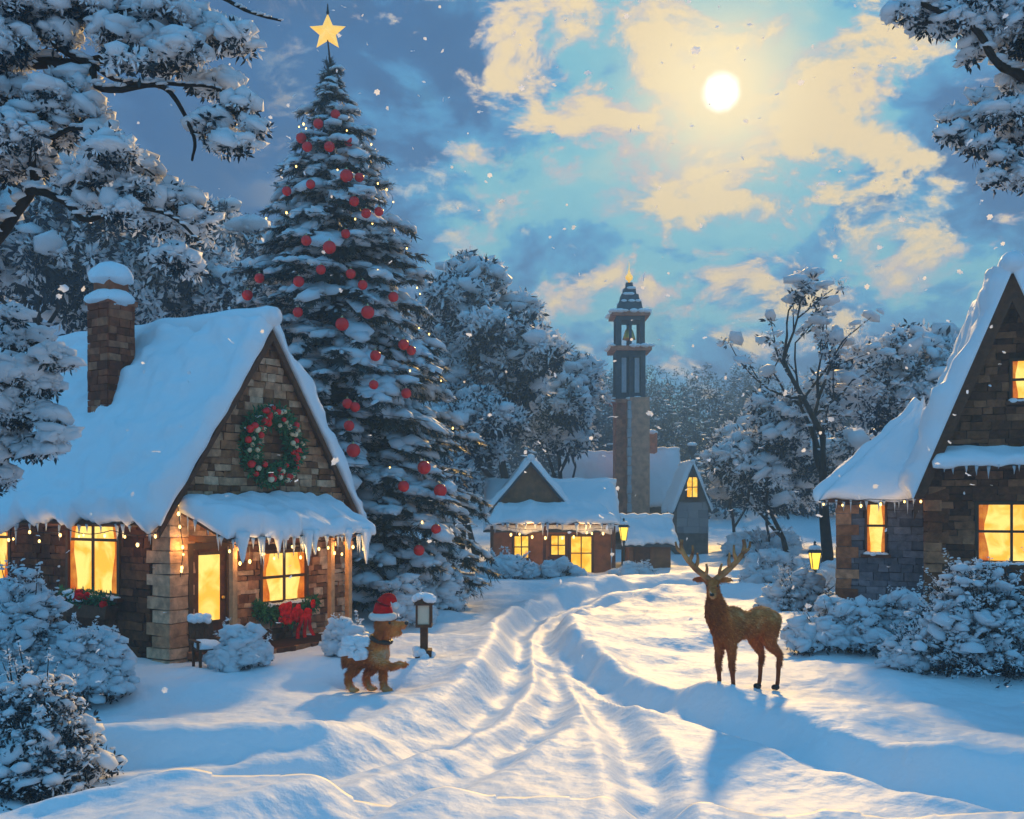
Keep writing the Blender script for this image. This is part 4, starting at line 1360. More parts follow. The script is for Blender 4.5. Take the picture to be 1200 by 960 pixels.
bgt(660, 62, 415, 'snowy tree standing just left of the church tower', 17, clump=1.1, lumps=1000, lump=0.26)
bgt(560, 44, 470, 'low dark tree between the Christmas tree and the village cottage', 18, clump=0.8, lumps=350, leaf=0.4, lump=0.2)
bgt(965, 36, 318, 'tall bare tree with snow balls on its branches left of the gabled house', 23, spread=1.0, clump=0.34, sprigs=90, lumps=120, leaf=0.25, lump=0.15, trunk_frac=0.36)
bgt(1052, 40, 395, 'rounded snowy tree just behind the left slope of the gabled house roof', 24, spread=0.9, clump=0.6, sprigs=420, lumps=420, leaf=0.36, lump=0.18)
bgt(925, 44, 470, 'low snowy tree below the tall bare tree', 25, clump=0.75, sprigs=1500, lumps=700, leaf=0.36, lump=0.19)
bgt(1085, 46, 400, 'dark tree behind the steep gable of the right house', 26, clump=1.1, lumps=420)
bgt(860, 66, 512, 'dark rounded tree right of the church turret', 27, clump=1.2, sprigs=1800, lumps=420)
bgt(905, 60, 540, 'squat dark tree beyond the street lamp', 28, clump=1.0, sprigs=1600, lumps=420, leaf=0.42)
bgt(985, 58, 520, 'dark tree behind the lean-to of the right house', 29, clump=1.1, sprigs=1600, lumps=380, leaf=0.42)

# far wood on the hill: one mass
def forest():
    fol, sn = MB(), MB()
    cn = []
    for k in range(520):
        Y = random.uniform(88, 160)
        X = random.uniform(-0.75, 0.75) * Y
        cn.append((X, Y, gz(X, Y), random.uniform(6.5, 11)))
    pos, sc, sp, ss = [], [], [], []
    for X, Y, Z, h in cn:
        for k in range(26):
            q = k / 26
            r = h * 0.30 * math.sqrt(max(0.0, 1 - (1.6 * q - 0.6) ** 2)) + 0.2
            for a in range(3):
                th = random.uniform(0, 6.28)
                rr = r * random.uniform(.3, 1)
                pos.append((X + rr * math.cos(th), Y + rr * math.sin(th), Z + 0.6 + q * h)); sc.append(0.9 * (1 - 0.5 * q))
            if random.random() < 0.5:
                th = random.uniform(0, 6.28)
                sp.append((X + r * math.cos(th) * .8, Y + r * math.sin(th) * .8, Z + 0.75 + q * h)); ss.append(0.42 * (1 - 0.5 * q))
    pos = np.array(pos); sc = np.array(sc)
    fol.scatter(SPRIG, pos, np.repeat(sc[:, None], 3, 1), rot_rand(len(pos)))
    sp = np.array(sp); ss = np.array(ss)
    fol.scatter(LUMP, sp, np.stack([ss * 1.4, ss * 1.4, ss * .6], 1), rot_rand(len(sp), .4), mi=1)
    o = fol.build('far_forest', [M['farleaf'], M['snow_tree']])
    tag(o, 'dark far-off winter wood covering the hills behind the village', 'wood', kind='stuff')
forest()

# shrubs -----------------------------------------------------------------------------
def shrub(px, py, w, h, label, sprigs=900, lumps=700, leaf=0.10, lump=0.06, Y=None, dark=0.15, group=None, lf='leaf', frost=1.5):
    b = gp(px, py) if Y is None else gpx(px, Y)
    sc = b.y / F
    W, Hh = w * sc, h * sc
    t = empty('snowy_shrub', b, 0, label, 'shrub', group)
    cl, rr = [], []
    n = max(7, int(w * h / 450))
    for k in range(n):
        a = random.uniform(0, 6.28); q = math.sqrt(random.random())
        x = W / 2 * q * math.cos(a) * 0.78; y = W / 2 * q * math.sin(a) * 0.6
        zt = Hh * (1 - 0.55 * q * q) * random.uniform(0.55, 0.98)
        r = min(W, Hh) * random.uniform(0.16, 0.27)
        cl.append(Vector((x, y, max(r * 0.5, zt - r)))); rr.append(r)
        cl.append(Vector((x * 1.02, y * 1.02, max(r * 0.4, (zt - r) * random.uniform(.2, .6))))); rr.append(r * 1.1)
    st = MB()
    for c in cl[::2]:
        m_ = Vector((c.x * 0.4, c.y * 0.4, c.z * 0.5))
        st.tube([(c.x * .15, c.y * .15, -0.08), m_, c + Vector((0, 0, 0.6 * min(W, Hh) * .2))], [0.022, 0.016, 0.006], 5)
    fo, sn = MB(), MB()
    for k in range(int(10 + w * 0.12)):
        a = random.uniform(0, 6.28); e = random.uniform(0.1, 1.1)
        d_ = Vector((W / 2 * math.cos(a) * math.cos(e), W / 2 * 0.8 * math.sin(a) * math.cos(e), Hh * math.sin(e) * 0.95 + Hh * 0.12))
        ln_ = random.uniform(0.85, 1.06)
        q0, q1, q2 = d_ * 0.45, d_ * 0.8 * ln_ + Vector((0, 0, random.uniform(-.03, .05))), d_ * ln_ + Vector((random.uniform(-.08, .08), 0, random.uniform(-.02, .1)))
        st.tube([q0, q1, q2], [0.012, 0.008, 0.003], 4)
        P_ = np.array([q1.lerp(q2, random.random())[:] for _ in range(6)])
        sn.scatter(SPRIG, P_[:2], np.full((2, 3), leaf * 0.7), rot_rand(2))
        sn.scatter(LUMP, P_[2:], np.full((4, 3), lump * 0.45) * rng.uniform(.6, 1.4, (4, 1)), rot_rand(4, .5))
    st.build('stems', M['bark'], t)
    cluster(fo, sn, cl, rr, int(sprigs * 0.8), lumps, leaf, lump, flat=0.9, snow_up=dark, frost=frost)
    fo.build('foliage', M[lf], t)
    sn.build('shrub_snow', M['snow_tree'], t, smooth=True)
    return t
shrub(98, 815, 105, 100, 'snow-heaped shrub below the flower box of the large cottage window', 1100, 1500, 0.09, 0.062)
shrub(28, 822, 105, 165, 'tall snowy shrub at the left edge under the cut-off window', 1200, 1500, 0.10, 0.065, Y=15.6)
shrub(38, 935, 150, 165, 'dark-leaved shrub with loose snow clumps in the lower left corner', 2800, 520, 0.085, 0.05, Y=10.6, frost=0.35)
shrub(283, 800, 82, 58, 'round snow-capped bush in front of the cottage porch', 700, 1000, 0.08, 0.062, Y=17.0)
shrub(408, 790, 58, 52, 'snow-covered bush behind the dog at the porch corner', 450, 900, 0.08, 0.07, Y=17.8)
shrub(505, 716, 120, 75, 'snowy bush under the right flank of the Christmas tree', 900, 1100, 0.14, 0.10, Y=26.5)
shrub(470, 722, 60, 60, 'snowy bush behind the garden lantern', 600, 600, 0.13, 0.09, Y=24)
shrub(590, 690, 80, 40, 'snowy shrub left of the small village cottage', 600, 800, 0.2, 0.13, Y=40)
shrub(655, 690, 60, 20, 'low snowy shrub below the second village window', 300, 420, 0.17, 0.11, Y=40)
shrub(745, 688, 60, 18, 'low snowy shrub at the foot of the village lamp', 350, 450, 0.17, 0.11, Y=40.5)
shrub(905, 672, 85, 50, 'snowy hedge clump beyond the deer', 700, 1000, 0.2, 0.13, Y=38)
shrub(940, 738, 100, 62, 'round dark-bottomed shrub just right of the deer', 800, 900, 0.12, 0.09, Y=25.5)
shrub(895, 640, 110, 34, 'far snowy bush below the church turret', 600, 800, 0.26, 0.17, Y=52)
shrub(965, 668, 70, 40, 'snowy bush around the foot of the right street lamp', 500, 700, 0.2, 0.13, Y=34)
shrub(985, 776, 130, 66, 'long snow-topped shrub under the lean-to window', 1100, 1300, 0.10, 0.072, Y=20.0)
shrub(1060, 762, 80, 78, 'snowy shrub between the lean-to and the big dark shrub', 800, 800, 0.10, 0.07, Y=20.0)
shrub(1066, 812, 62, 62, 'small snowy shrub in front of the big dark shrub', 450, 700, 0.085, 0.058, Y=16.8)
shrub(1150, 815, 170, 150, 'big dark shrub frosted with snow at the right edge', 3000, 1100, 0.10, 0.062, Y=16.6, frost=0.7)
shrub(900, 612, 80, 26, 'far snow-capped thicket at the foot of the hill', 500, 700, 0.3, 0.2, Y=62)

# ------------------------------------------------------------------ house on the right
def right_house():
    Y0 = 21.6
    Xc = (1184 - 600) / F * Y0
    b = Vector((Xc, Y0, 0))
    t = empty('gabled_house', b, R(-21), 'tall steep-gabled stone house with lit windows at the right edge', 'house')
    bz = gz(Xc, Y0) - 0.3
    hw, ev, ap, dp = 1.62, 3.75, 7.75, 7.5
    pitch = (ap - ev) / hw
    U, N_ = Vector((1, 0, 0)), Vector((0, -1, 0))
    gm = frame_matrix(Vector((-hw, 0, 0)), U, N_)
    w = MB()
    w.prism([(-hw, 0.02, bz), (hw, 0.02, bz), (hw, 0.02, ev), (0, 0.02, ap), (-hw, 0.02, ev)], (0, dp, 0))
    w.build('wall', M['mortar'], t)
    win = (hw - 0.68, hw + 0.72, 1.72, 3.04); uw = (hw + 0.08, hw + 0.78, 5.15, 6.08)
    uw = (hw - 0.02, hw + 0.62, 5.15, 6.05)
    s = MB()
    stones(s, gm, lambda x: ev + pitch * min(x, 2 * hw - x), 2 * hw - .02, [win, uw], z0=bz, tone=(0.0, 0.5), x0=0.01, wmin=.18, wmax=.55, hmin=.1, hmax=.2)
    lm = frame_matrix(Vector((-hw, dp, 0)), (0, -1, 0), (-1, 0, 0))
    s.build('stonework', M['stone'], t)
    q = MB(); z = bz; k = 0
    while z < ev - 0.2:
        h = random.uniform(0.2, 0.28)
        a = 0.5 if k % 2 else 0.36
        q.box((-hw + a / 2 - 0.07, 0.15, z + h / 2), (a, 0.42, h - 0.015), jit=0.012, tone=random.uniform(0.15, 0.62))
        z += h; k += 1
    q.build('quoins', M['stone'], t)
    window(t, gm, *win, 2, 1, trans=[0.52])
    window(t, gm, *uw, 2, 1, trans=[0.5], framew=0.06)
    # pent ledge with snow over the lower window
    pl = MB()
    z1, z0 = 4.05, 3.78
    slab_mesh(pl, [(-hw + 0.12, -0.04, z1), (hw + 0.1, -0.04, z1), (hw + 0.1, -0.55, z0), (-hw + 0.12, -0.55, z0)], 0.06)
    plo = pl.build('pent_roof', M['timber'], t)
    V, Fc = snow_slab((-hw + 0.1, -0.04, z1), (hw + 0.1, -0.04, z1), (-hw + 0.1, -0.58, z0), (hw + 0.1, -0.58, z0), 0.16, 40, 12, seed=21, sag=0.1, edge=0.12)
    so = MB().add(V, Fc).build('pent_snow', M['snow'], plo, smooth=True)
    icicles(so, (-hw + 0.15, -0.56, z0), (hw, -0.56, z0), 14, 0.08, 0.22)
    for x in (-0.75, 0.9):
        MB().box((x, -0.28, 3.66), (0.09, 0.42, 0.09)).build('bracket', M['timber'], plo)
    # roof
    ovg, ove = 0.45, 0.28
    ra, rb_ = Vector((0, -ovg, ap + .06)), Vector((0, dp + .2, ap + .06))
    rf = MB(); e = []
    for sg in (-1, 1):
        ea = Vector((sg * (hw + ove), -ovg, ev + .06 - pitch * ove)); eb = Vector((sg * (hw + ove), dp + .2, ev + .06 - pitch * ove))
        e.append((ea, eb)); slab_mesh(rf, [ra, rb_, eb, ea], 0.08)
    roof = rf.build('roof', M['timber'], t)
    k = MB()
    for ea, eb in e:
        dn = Vector((0, 0, -0.62))
        k.prism([ra + Vector((0, 0.02, -0.14)), ea + Vector((0, 0.02, -0.14)), ea + dn * 0.8, ra + dn], (0, 0.06, 0))
    k.build('rake_board', M['timber'], roof)
    for i, (ea, eb) in enumerate(e):
        V, Fc = snow_slab(ra + Vector((0, -.1, 0)), rb_, ea + Vector((0, -.1, 0)), eb, 0.34, 60, 34, seed=31 + i, sag=0.2, edge=0.25, lump=0.45)
        so = MB().add(V, Fc).build('roof_snow', M['snow'], roof, smooth=True)
        icicles(so, ea, eb, 10, 0.1, 0.3)
    c = MB()
    P = []; rd = []
    for i in range(40):
        u = i / 39
        P.append((0.02 * math.sin(u * 20), -ovg - .12 + (dp + .5) * u, ap + 0.24 + 0.06 * mnoise.noise(Vector((u * 12, 3, 1))))); rd.append(0.27 * (0.75 if i in (0, 39) else 1) * (1 + .2 * mnoise.noise(Vector((u * 15, 1, 1)))))
    c.tube(P, rd, 12).build('ridge_snow', M['snow'], roof, smooth=True)
    # lean-to on the left with a hipped front
    lx0, lx1, ly0, ly1, lz = -3.48, -hw - 0.03, 0.75, 5.6, 3.18
    w = MB()
    w.box(((lx0 + lx1) / 2, (ly0 + ly1) / 2, (lz + bz) / 2), (lx1 - lx0, ly1 - ly0, lz - bz))
    lw = w.build('lean_to_wall', M['mortar'], t)
    lg = frame_matrix(Vector((lx0, ly0, 0)), U, N_)
    ll = lx1 - lx0
    wn = (0.55, 1.03, 1.85, 3.02)
    s = MB(); stones(s, lg, lambda x: lz - .02, ll, [wn], z0=bz, tone=(0.1, 0.7), wmin=.2, wmax=.5)
    sl = frame_matrix(Vector((lx0, ly1, 0)), (0, -1, 0), (-1, 0, 0))
    stones(s, sl, lambda x: lz - .02, ly1 - ly0, [], z0=bz, tone=(0.1, 0.6), wmin=.25, wmax=.6)
    s.build('lean_to_stonework', M['blue_rubble'], lw)
    q = MB(); z = bz; k = 0
    while z < lz - 0.1:
        h = random.uniform(0.2, 0.28); a = 0.5 if k % 2 else 0.34
        q.box((lx0 + a / 2 - 0.08, ly0 + 0.14, z + h / 2), (a, 0.42, h - 0.015), jit=0.012, tone=random.uniform(0.1, 0.75)); z += h; k += 1
    q.build('lean_to_quoins', M['stone'], lw)
    window(t, lg, *wn, 1, 1, trans=[0.55], framew=0.05)
    # its roof: a plane falling left and a plane falling to the front
    zt = 5.35
    A1 = Vector((lx1 + .0, ly0 + 1.5, zt)); A2 = Vector((lx1, ly1 + .2, zt))
    E1 = Vector((lx0 - .42, ly0 - .42, lz - .12)); E2 = Vector((lx0 - .42, ly1 + .2, lz - .12)); E3 = Vector((lx1 + .0, ly0 - .42, lz - .12))
    rf = MB()
    slab_mesh(rf, [A1, A2, E2, E1], 0.06)
    n = (E1 - A1).cross(E3 - A1).normalized(); n = n if n.z > 0 else -n
    rf.prism([A1, E1, E3], -n * 0.06)
    lro = rf.build('lean_to_roof', M['timber'], t)
    V, Fc = snow_slab(A1, A2, E1, E2, 0.27, 50, 24, seed=41, sag=0.15, edge=0.2)
    s1 = MB().add(V, Fc)
    V, Fc = snow_slab(A1 + Vector((-.03, 0, 0)), A1 + Vector((.01, 0, 0)), E1, E3 + Vector((-.03, 0, 0)), 0.25, 40, 24, seed=43, sag=0.15, edge=0.2)
    s1.add(V, Fc)
    so = s1.build('lean_to_snow', M['snow'], lro, smooth=True)
    icicles(so, E1, E3, 14, 0.08, 0.26)
M['blue_rubble'] = mat('blue_grey_rubble', (0.2, 0.2, 0.22), 0.85, 0.2, bump=0.6, bscale=14, var=0.35, vscale=7, tone=[(0, (0.07, 0.07, 0.085)), (0.7, (0.22, 0.21, 0.23)), (1, (0.36, 0.27, 0.22))])
right_house()
fairy_lights([at(948, 588, 22.3), at(985, 586, 22.3), at(1050, 584, 22.2), at(1085, 582, 21.7)], 6, 0.04, 'few warm bulbs strung under the lean-to eave of the right house', drop=(0.02, .12), glow=2, watt=2.5)

# ------------------------------------------------------------------ village
def gable_block(t, x0, x1, y0, y1, z0, ev, ap, wallm, axis='x', snow=0.22, ov=0.3, seed=0, roofm='slate', names=('wall', 'roof', 'roof_snow')):
    """a simple gabled block; ridge along `axis`. Returns wall object"""
    if axis == 'x':
        ym = (y0 + y1) / 2; pit = (ap - ev) / (ym - y0)
        w = MB().prism([(x0, y0, z0), (x0, y1, z0), (x0, y1, ev), (x0, ym, ap), (x0, y0, ev)], (x1 - x0, 0, 0))
        ra, rb = Vector((x0 - ov, ym, ap + .06)), Vector((x1 + ov, ym, ap + .06))
        es = [(Vector((x0 - ov, yy, ev + .06 - pit * ov)), Vector((x1 + ov, yy, ev + .06 - pit * ov))) for yy in (y0 - ov, y1 + ov)]
    else:
        xm = (x0 + x1) / 2; pit = (ap - ev) / (xm - x0)
        w = MB().prism([(x0, y0, z0), (x1, y0, z0), (x1, y0, ev), (xm, y0, ap), (x0, y0, ev)], (0, y1 - y0, 0))
        ra, rb = Vector((xm, y0 - ov, ap + .06)), Vector((xm, y1 + ov, ap + .06))
        es = [(Vector((xx, y0 - ov, ev + .06 - pit * ov)), Vector((xx, y1 + ov, ev + .06 - pit * ov))) for xx in (x0 - ov, x1 + ov)]
    wo = w.build(names[0], M[wallm], t)
    rf, sn = MB(), MB()
    for i, (ea, eb) in enumerate(es):
        slab_mesh(rf, [ra, rb, eb, ea], 0.08)
        V, Fc = snow_slab(ra, rb, ea, eb, snow, 36, 16, seed=seed + i, sag=0.25, edge=0.3)
        sn.add(V, Fc)
    sn.tube([ra.lerp(rb, k / 14) + Vector((0, 0, snow * .55 + .04 * math.sin(k * 2.1))) for k in range(15)], snow * 0.7, 8)
    ro = rf.build(names[1], M[roofm], t)
    so = sn.build(names[2], M['snow'], ro, smooth=True)
    return wo, ro, so
def simple_window(t, c, w, h, pane='pane_far', cols=2, rows=2, name='window'):
    Mx = frame_matrix(Vector(c) - Vector((w / 2, 0, h / 2)), (1, 0, 0), (0, -1, 0))
    return window(t, Mx, 0, w, 0, h, cols, rows, pane=pane, framew=0.07, bar=0.05, sill=True, snow=False, name=name)
def village_cottage():
    Y = 44.0
    b = gpx(655, Y)
    t = empty('village_cottage', b, 0, 'small brown village cottage with two lit windows and a bright glazed door', 'cottage')
    X = lambda px: (px - 655) / F * Y
    Z = lambda py: H - (py - HZ) / F * Y - b.z
    ev = Z(612); 
    # main body: ridge across, with a cross gable to the front left
    gable_block(t, X(578), X(716), 0.0, 4.2, -0.3, ev - 0.1, Z(570), 'plaster', 'x', 0.28, 0.42, 51)
    gable_block(t, X(579), X(665), -0.12, 3.2, ev - 0.45, Z(594), Z(543), 'plaster', 'y', 0.26, 0.22, 55, names=('gable', 'gable_roof', 'gable_snow'))
    # skirt roof over the front
    pr = MB()
    z1, z0 = Z(595), Z(613)
    slab_mesh(pr, [(X(582), -0.16, z1), (X(706), -0.16, z1), (X(724), -1.35, z0), (X(570), -1.35, z0)], 0.07)
    po = pr.build('porch_roof', M['timber'], t)
    V, Fc = snow_slab((X(582), -0.16, z1), (X(706), -0.16, z1), (X(570), -1.4, z0), (X(724), -1.4, z0), 0.3, 44, 14, seed=57, sag=0.25, edge=0.3)
    so = MB().add(V, Fc).build('porch_snow', M['snow'], po, smooth=True)
    icicles(so, (X(572), -1.38, z0), (X(722), -1.38, z0), 16, 0.15, 0.55, r=0.06)
    for px in (577, 637, 716):
        MB().box((X(px), -1.2, (z0 - 0.3) / 2 - .05), (0.13, 0.13, z0 + 0.2)).build('porch_post', M['timber'], t)
    simple_window(t, (X(611), -0.02, Z(641)), 0.72, 1.05)
    simple_window(t, (X(654), -0.02, Z(639)), 0.72, 0.95)
    d = MB()
    w, h = 0.86, 1.62
    zc = Z(651)
    for sx in (-1, 1): d.box((X(681) + sx * (w / 2 + .05), -0.04, zc), (0.1, 0.14, h + .1))
    d.box((X(681), -0.04, zc + h / 2 + .06), (w + .25, 0.15, 0.12))
    do = d.build('door', M['frame'], t)
    MB().box((X(681), -0.015, zc), (w, 0.03, h)).build('pane', M['pane_far'], do)
    d2 = MB(); d2.box((X(681), -0.04, zc + .1), (w, .04, .05)); d2.box((X(681), -0.045, zc), (.05, .04, h)); d2.build('glazing_bars', M['frame'], do)
village_cottage()
def village_lights():
    Y = 42.6
    return fairy_lights([at(590, 617, Y), at(640, 622, Y), at(690, 620, Y), at(718, 618, Y)], 9, 0.05, 'warm lights strung along the porch of the small village cottage', size=2.0, drop=(0.05, .3), glow=2, watt=18)
village_lights()
def shed():
    Y = 43.0
    b = gpx(762, Y)
    t = empty('shed', b, 0, 'low snow-roofed shed beside the church tower', 'shed')
    X = lambda px: (px - 762) / F * Y
    Z = lambda py: H - (py - HZ) / F * Y - b.z
    gable_block(t, X(737), X(786), 0, 3.0, -0.3, Z(636), Z(613), 'plaster', 'x', 0.26, 0.3, 61)
    mb = MB().box((X(752), -0.03, Z(655)), (0.7, 0.08, 1.3))
    mb.build('door', M['timber'], t)
shed()
def church():
    Y = 64.0
    b = gpx(740, Y)
    t = empty('church', b, 0, 'brown stone church with a tall slender tower and snowy roofs', 'church')
    X = lambda px: (px - 740) / F * Y
    Z = lambda py: H - (py - HZ) / F * Y - b.z
    # nave left and right of the tower
    gable_block(t, X(665), X(730), 1.2, 8.0, -0.4, Z(588), Z(532), 'brickdark', 'x', 0.3, 0.35, 71, names=('nave', 'nave_roof', 'nave_snow'))
    gable_block(t, X(745), X(803), 0.8, 7.4, -0.4, Z(590), Z(528), 'brickdark', 'x', 0.3, 0.3, 75, names=('chancel', 'chancel_roof', 'chancel_snow'))
    for px in (690, 712): simple_window(t, (X(px), 1.17, Z(602)), 0.8, 1.6, pane='slate', cols=2, rows=3)
    # chimney on the chancel
    c = MB().box((X(773), 4.0, Z(525)), (0.75, 0.7, 2.4))
    co = c.build('chimney', M['brick'], t)
    MB().ell((X(773), 4.0, Z(502)), (0.48, 0.45, 0.22)).build('chimney_snow', M['snow'], co, smooth=True)
    # tower, front faces at two depths: a wide shaft and a paler buttress up its right front
    tw = MB()
    xc = X(739.5); hw = (757 - 722) / 2 / F * Y
    yc = hw + 0.15
    z1, z2, z3, z4 = Z(470), Z(408), Z(367), Z(330)
    tw.box((xc, yc, (z1 - .4) / 2), (2 * hw, 2 * hw, z1 + .4))
    to = tw.build('tower', M['brick'], t)
    bt = MB()
    bt.box((X(749), -0.12, (Z(466) - .4) / 2), (1.22, 0.5, Z(466) + .4))
    bt.build('buttress', M['buttress'], to)
    qn = MB()
    for px in (736.4,):
        zz = 0.0; k = 0
        while zz < Z(470):
            qn.box((X(px) + 0.03, -0.18, zz + .28), (0.20 if k % 2 else 0.26, 0.46, 0.54), jit=0.015); zz += 0.58; k += 1
    qn.build('quoins', M['pale_stone'], to)
    # upper stage with tall louvred openings
    u = MB()
    h = z2 - z1
    for sx in (-1, 0, 1):
        for yy in (yc - hw + .12, yc + hw - .12):
            u.box((xc + sx * (hw - .16), yy, z1 + h / 2), (0.3 if sx else 0.2, 0.3, h))
    for sx in (-1, 1):
        u.box((xc + sx * (hw - .14), yc, z1 + h / 2), (0.28, 0.2, h))
    u.box((xc, yc, z1 + h / 2), (2 * hw - .5, 2 * hw - .5, h - .05))
    for zz in (z1 + .25, z2 - .3): u.box((xc, yc, zz), (2 * hw - .04, 2 * hw - .04, 0.45))
    u.build('upper_stage', M['slate'], to)
    lv = MB()
    for sx in (-1, 1):
        x = xc + sx * hw * 0.44
        lv.box((x, yc - hw + .16, z1 + h / 2), (0.30, 0.06, h - 1.1))
    lv.build('louvre', M['pale_stone'], to)
    # open belfry
    bf = MB(); h = z3 - z2
    for sx in (-1, 1):
        for sy in (-1, 1):
            bf.box((xc + sx * (hw - .2), yc + sy * (hw - .2), z2 + h / 2), (0.32, 0.32, h))
    for sx, sy in ((0, -1), (0, 1), (-1, 0), (1, 0)):
        bf.box((xc + sx * (hw - .2), yc + sy * (hw - .2), z2 + h / 2), (0.16, 0.16, h))
    bf.box((xc, yc, z3 - .2), (2 * hw - .1, 2 * hw - .1, .4))
    bf.build('belfry', M['slate'], to)
    bell = MB().lathe([(0.42, z2 + .7), (0.36, z2 + .9), (0.26, z2 + 1.25), (0.12, z2 + 1.45), (0.05, z2 + 1.6)], (xc, yc, 0), 12)
    bell.build('bell', M['gold'], to, smooth=True)
    # cornices with snow
    for zz, ww in ((z1, hw + .22), (z2, hw + .35), (z3, hw + .26)):
        co = MB().box((xc, yc, zz), (2 * ww, 2 * ww, 0.26)).build('cornice', M['brick'], to)
        s = MB()
        for k in range(24):
            a, q = random.choice(((-1, 0), (1, 0), (0, -1), (0, 1))), random.uniform(-1, 1)
            x, y = (a[0] * ww * .93, q * ww) if a[0] else (q * ww, a[1] * ww * .93)
            s.ell((xc + x, yc + y, zz + .15), (random.uniform(.18, .34), random.uniform(.18, .34), random.uniform(.08, .16)))
        s.build('cornice_snow', M['snow'], co, smooth=True)
    # stepped spire
    sp = MB()
    H4 = z4 - z3
    for k, (f, q0, q1) in enumerate(((0.86, 0.0, 0.36), (0.66, 0.36, 0.6), (0.46, 0.6, 0.8), (0.26, 0.8, 1.0))):
        sp.box((xc, yc, z3 + .13 + H4 * (q0 + q1) / 2), (2 * hw * f, 2 * hw * f, H4 * (q1 - q0)), taper=0.86)
    spo = sp.build('spire', M['slate'], to)
    s = MB()
    for f, q in ((0.86, 0.36), (0.66, 0.6), (0.46, 0.8)):
        for k in range(7):
            s.ell((xc + hw * f * random.uniform(-.8, .8), yc + random.choice((-1, 1)) * hw * f * .75, z3 + .15 + H4 * q), (.2, .2, .1))
    s.build('spire_snow', M['snow'], spo, smooth=True)
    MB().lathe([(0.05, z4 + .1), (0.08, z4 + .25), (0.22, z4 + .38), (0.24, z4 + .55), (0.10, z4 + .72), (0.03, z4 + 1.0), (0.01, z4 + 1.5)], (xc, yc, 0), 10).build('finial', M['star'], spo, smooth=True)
M['buttress'] = mat('buttress_stone', (0.72, 0.36, 0.23), 0.85, 0.2, bump=0.5, bscale=6, var=0.35, vscale=3)
M['pale_stone'] = mat('pale_stone', (0.5, 0.5, 0.52), 0.8, 0.2, bump=0.4, bscale=6, var=0.2)
church()
def turret_house():
    Y = 58.0
    b = gpx(811, Y)
    t = empty('turret_house', b, 0, 'narrow steep-gabled grey house with one lit window right of the church', 'house')
    X = lambda px: (px - 811) / F * Y
    Z = lambda py: H - (py - HZ) / F * Y - b.z
    gable_block(t, X(793), X(830), 0, 4.0, -0.4, Z(592), Z(545), 'brickdark', 'y', 0.2, 0.18, 81)
    s = MB()
    stones(s, frame_matrix(Vector((X(793), 0, 0)), (1, 0, 0), (0, -1, 0)), lambda x: Z(588), X(830) - X(793), [], z0=Z(625), hmin=.3, hmax=.5, wmin=.4, wmax=.9, tone=(.3, .8))
    s.build('stone_band', M['pale_rubble'], t)
    simple_window(t, (X(811), -0.02, Z(571)), 0.72, 1.25, cols=2, rows=2)
    f = MB().ell((X(811), 0.0, Z(527)), (0.26, 0.26, 0.34)); f.tube([(X(811), 0, Z(545)), (X(811), 0, Z(517))], [.1, .03], 6)
    fo = f.build('finial', M['slate'], t, smooth=True)
    MB().ell((X(811), 0, Z(521)), (0.3, 0.3, 0.14)).build('finial_snow', M['snow'], fo, smooth=True)
M['pale_rubble'] = mat('grey_rubble', (0.3, 0.28, 0.29), 0.85, 0.2, bump=0.5, bscale=6, tone=[(0, (0.12, 0.11, 0.115)), (1, (0.42, 0.38, 0.38))])
turret_house()

# ------------------------------------------------------------------ street lamps
def street_lamp(px, top, base, Y, label, s=1.0):
    b = gpx(px, Y)
    h = at(px, top, Y).z - b.z
    t = empty('street_lamp', b, 0, label, 'street lamp')
    MB().lathe([(0.13, -0.1), (0.13, 0.12), (0.07, 0.25), (0.045, 0.4), (0.04, h - 0.95 * s), (0.07, h - 0.93 * s), (0.05, h - 0.86 * s)], n=10).build('post', M['iron'], t, smooth=False)
    hd = MB()
    for a in range(4):
        th = math.pi / 4 + a * math.pi / 2
        hd.tube([(0.12 * s * math.cos(th), 0.12 * s * math.sin(th), h - .86 * s), (0.21 * s * math.cos(th), 0.21 * s * math.sin(th), h - .36 * s)], 0.014 * s, 5)
    hd.lathe([(0.24 * s, h - .36 * s), (0.20 * s, h - .30 * s), (0.08 * s, h - .14 * s), (0.03 * s, h - .1 * s), (0.045 * s, h - .05 * s), (0.01, h)], n=8)
    ho = hd.build('lantern', M['iron'], t)
    MB().lathe([(0.10 * s, h - .85 * s), (0.185 * s, h - .37 * s)], n=8).build('glass', M['lamp'], ho)
    MB().ell((0, 0, h - .22 * s), (0.19 * s, 0.19 * s, 0.10 * s)).build('lamp_snow', M['snow'], ho, smooth=True)
    l = bpy.data.lights.new('lamp_light', 'POINT'); l.energy = 45; l.color = (1, .62, .22); l.shadow_soft_size = 0.2
    lo = bpy.data.objects.new('lamp_light', l); COL.objects.link(lo); lo.parent = t; lo.location = (0, 0, h - 0.6 * s)
street_lamp(955, 634, 685, 31.0, 'yellow-lit street lamp on a thin post left of the right house', 1.0)
street_lamp(731, 607, 672, 41.0, 'glowing street lamp in front of the village shed', 1.05)

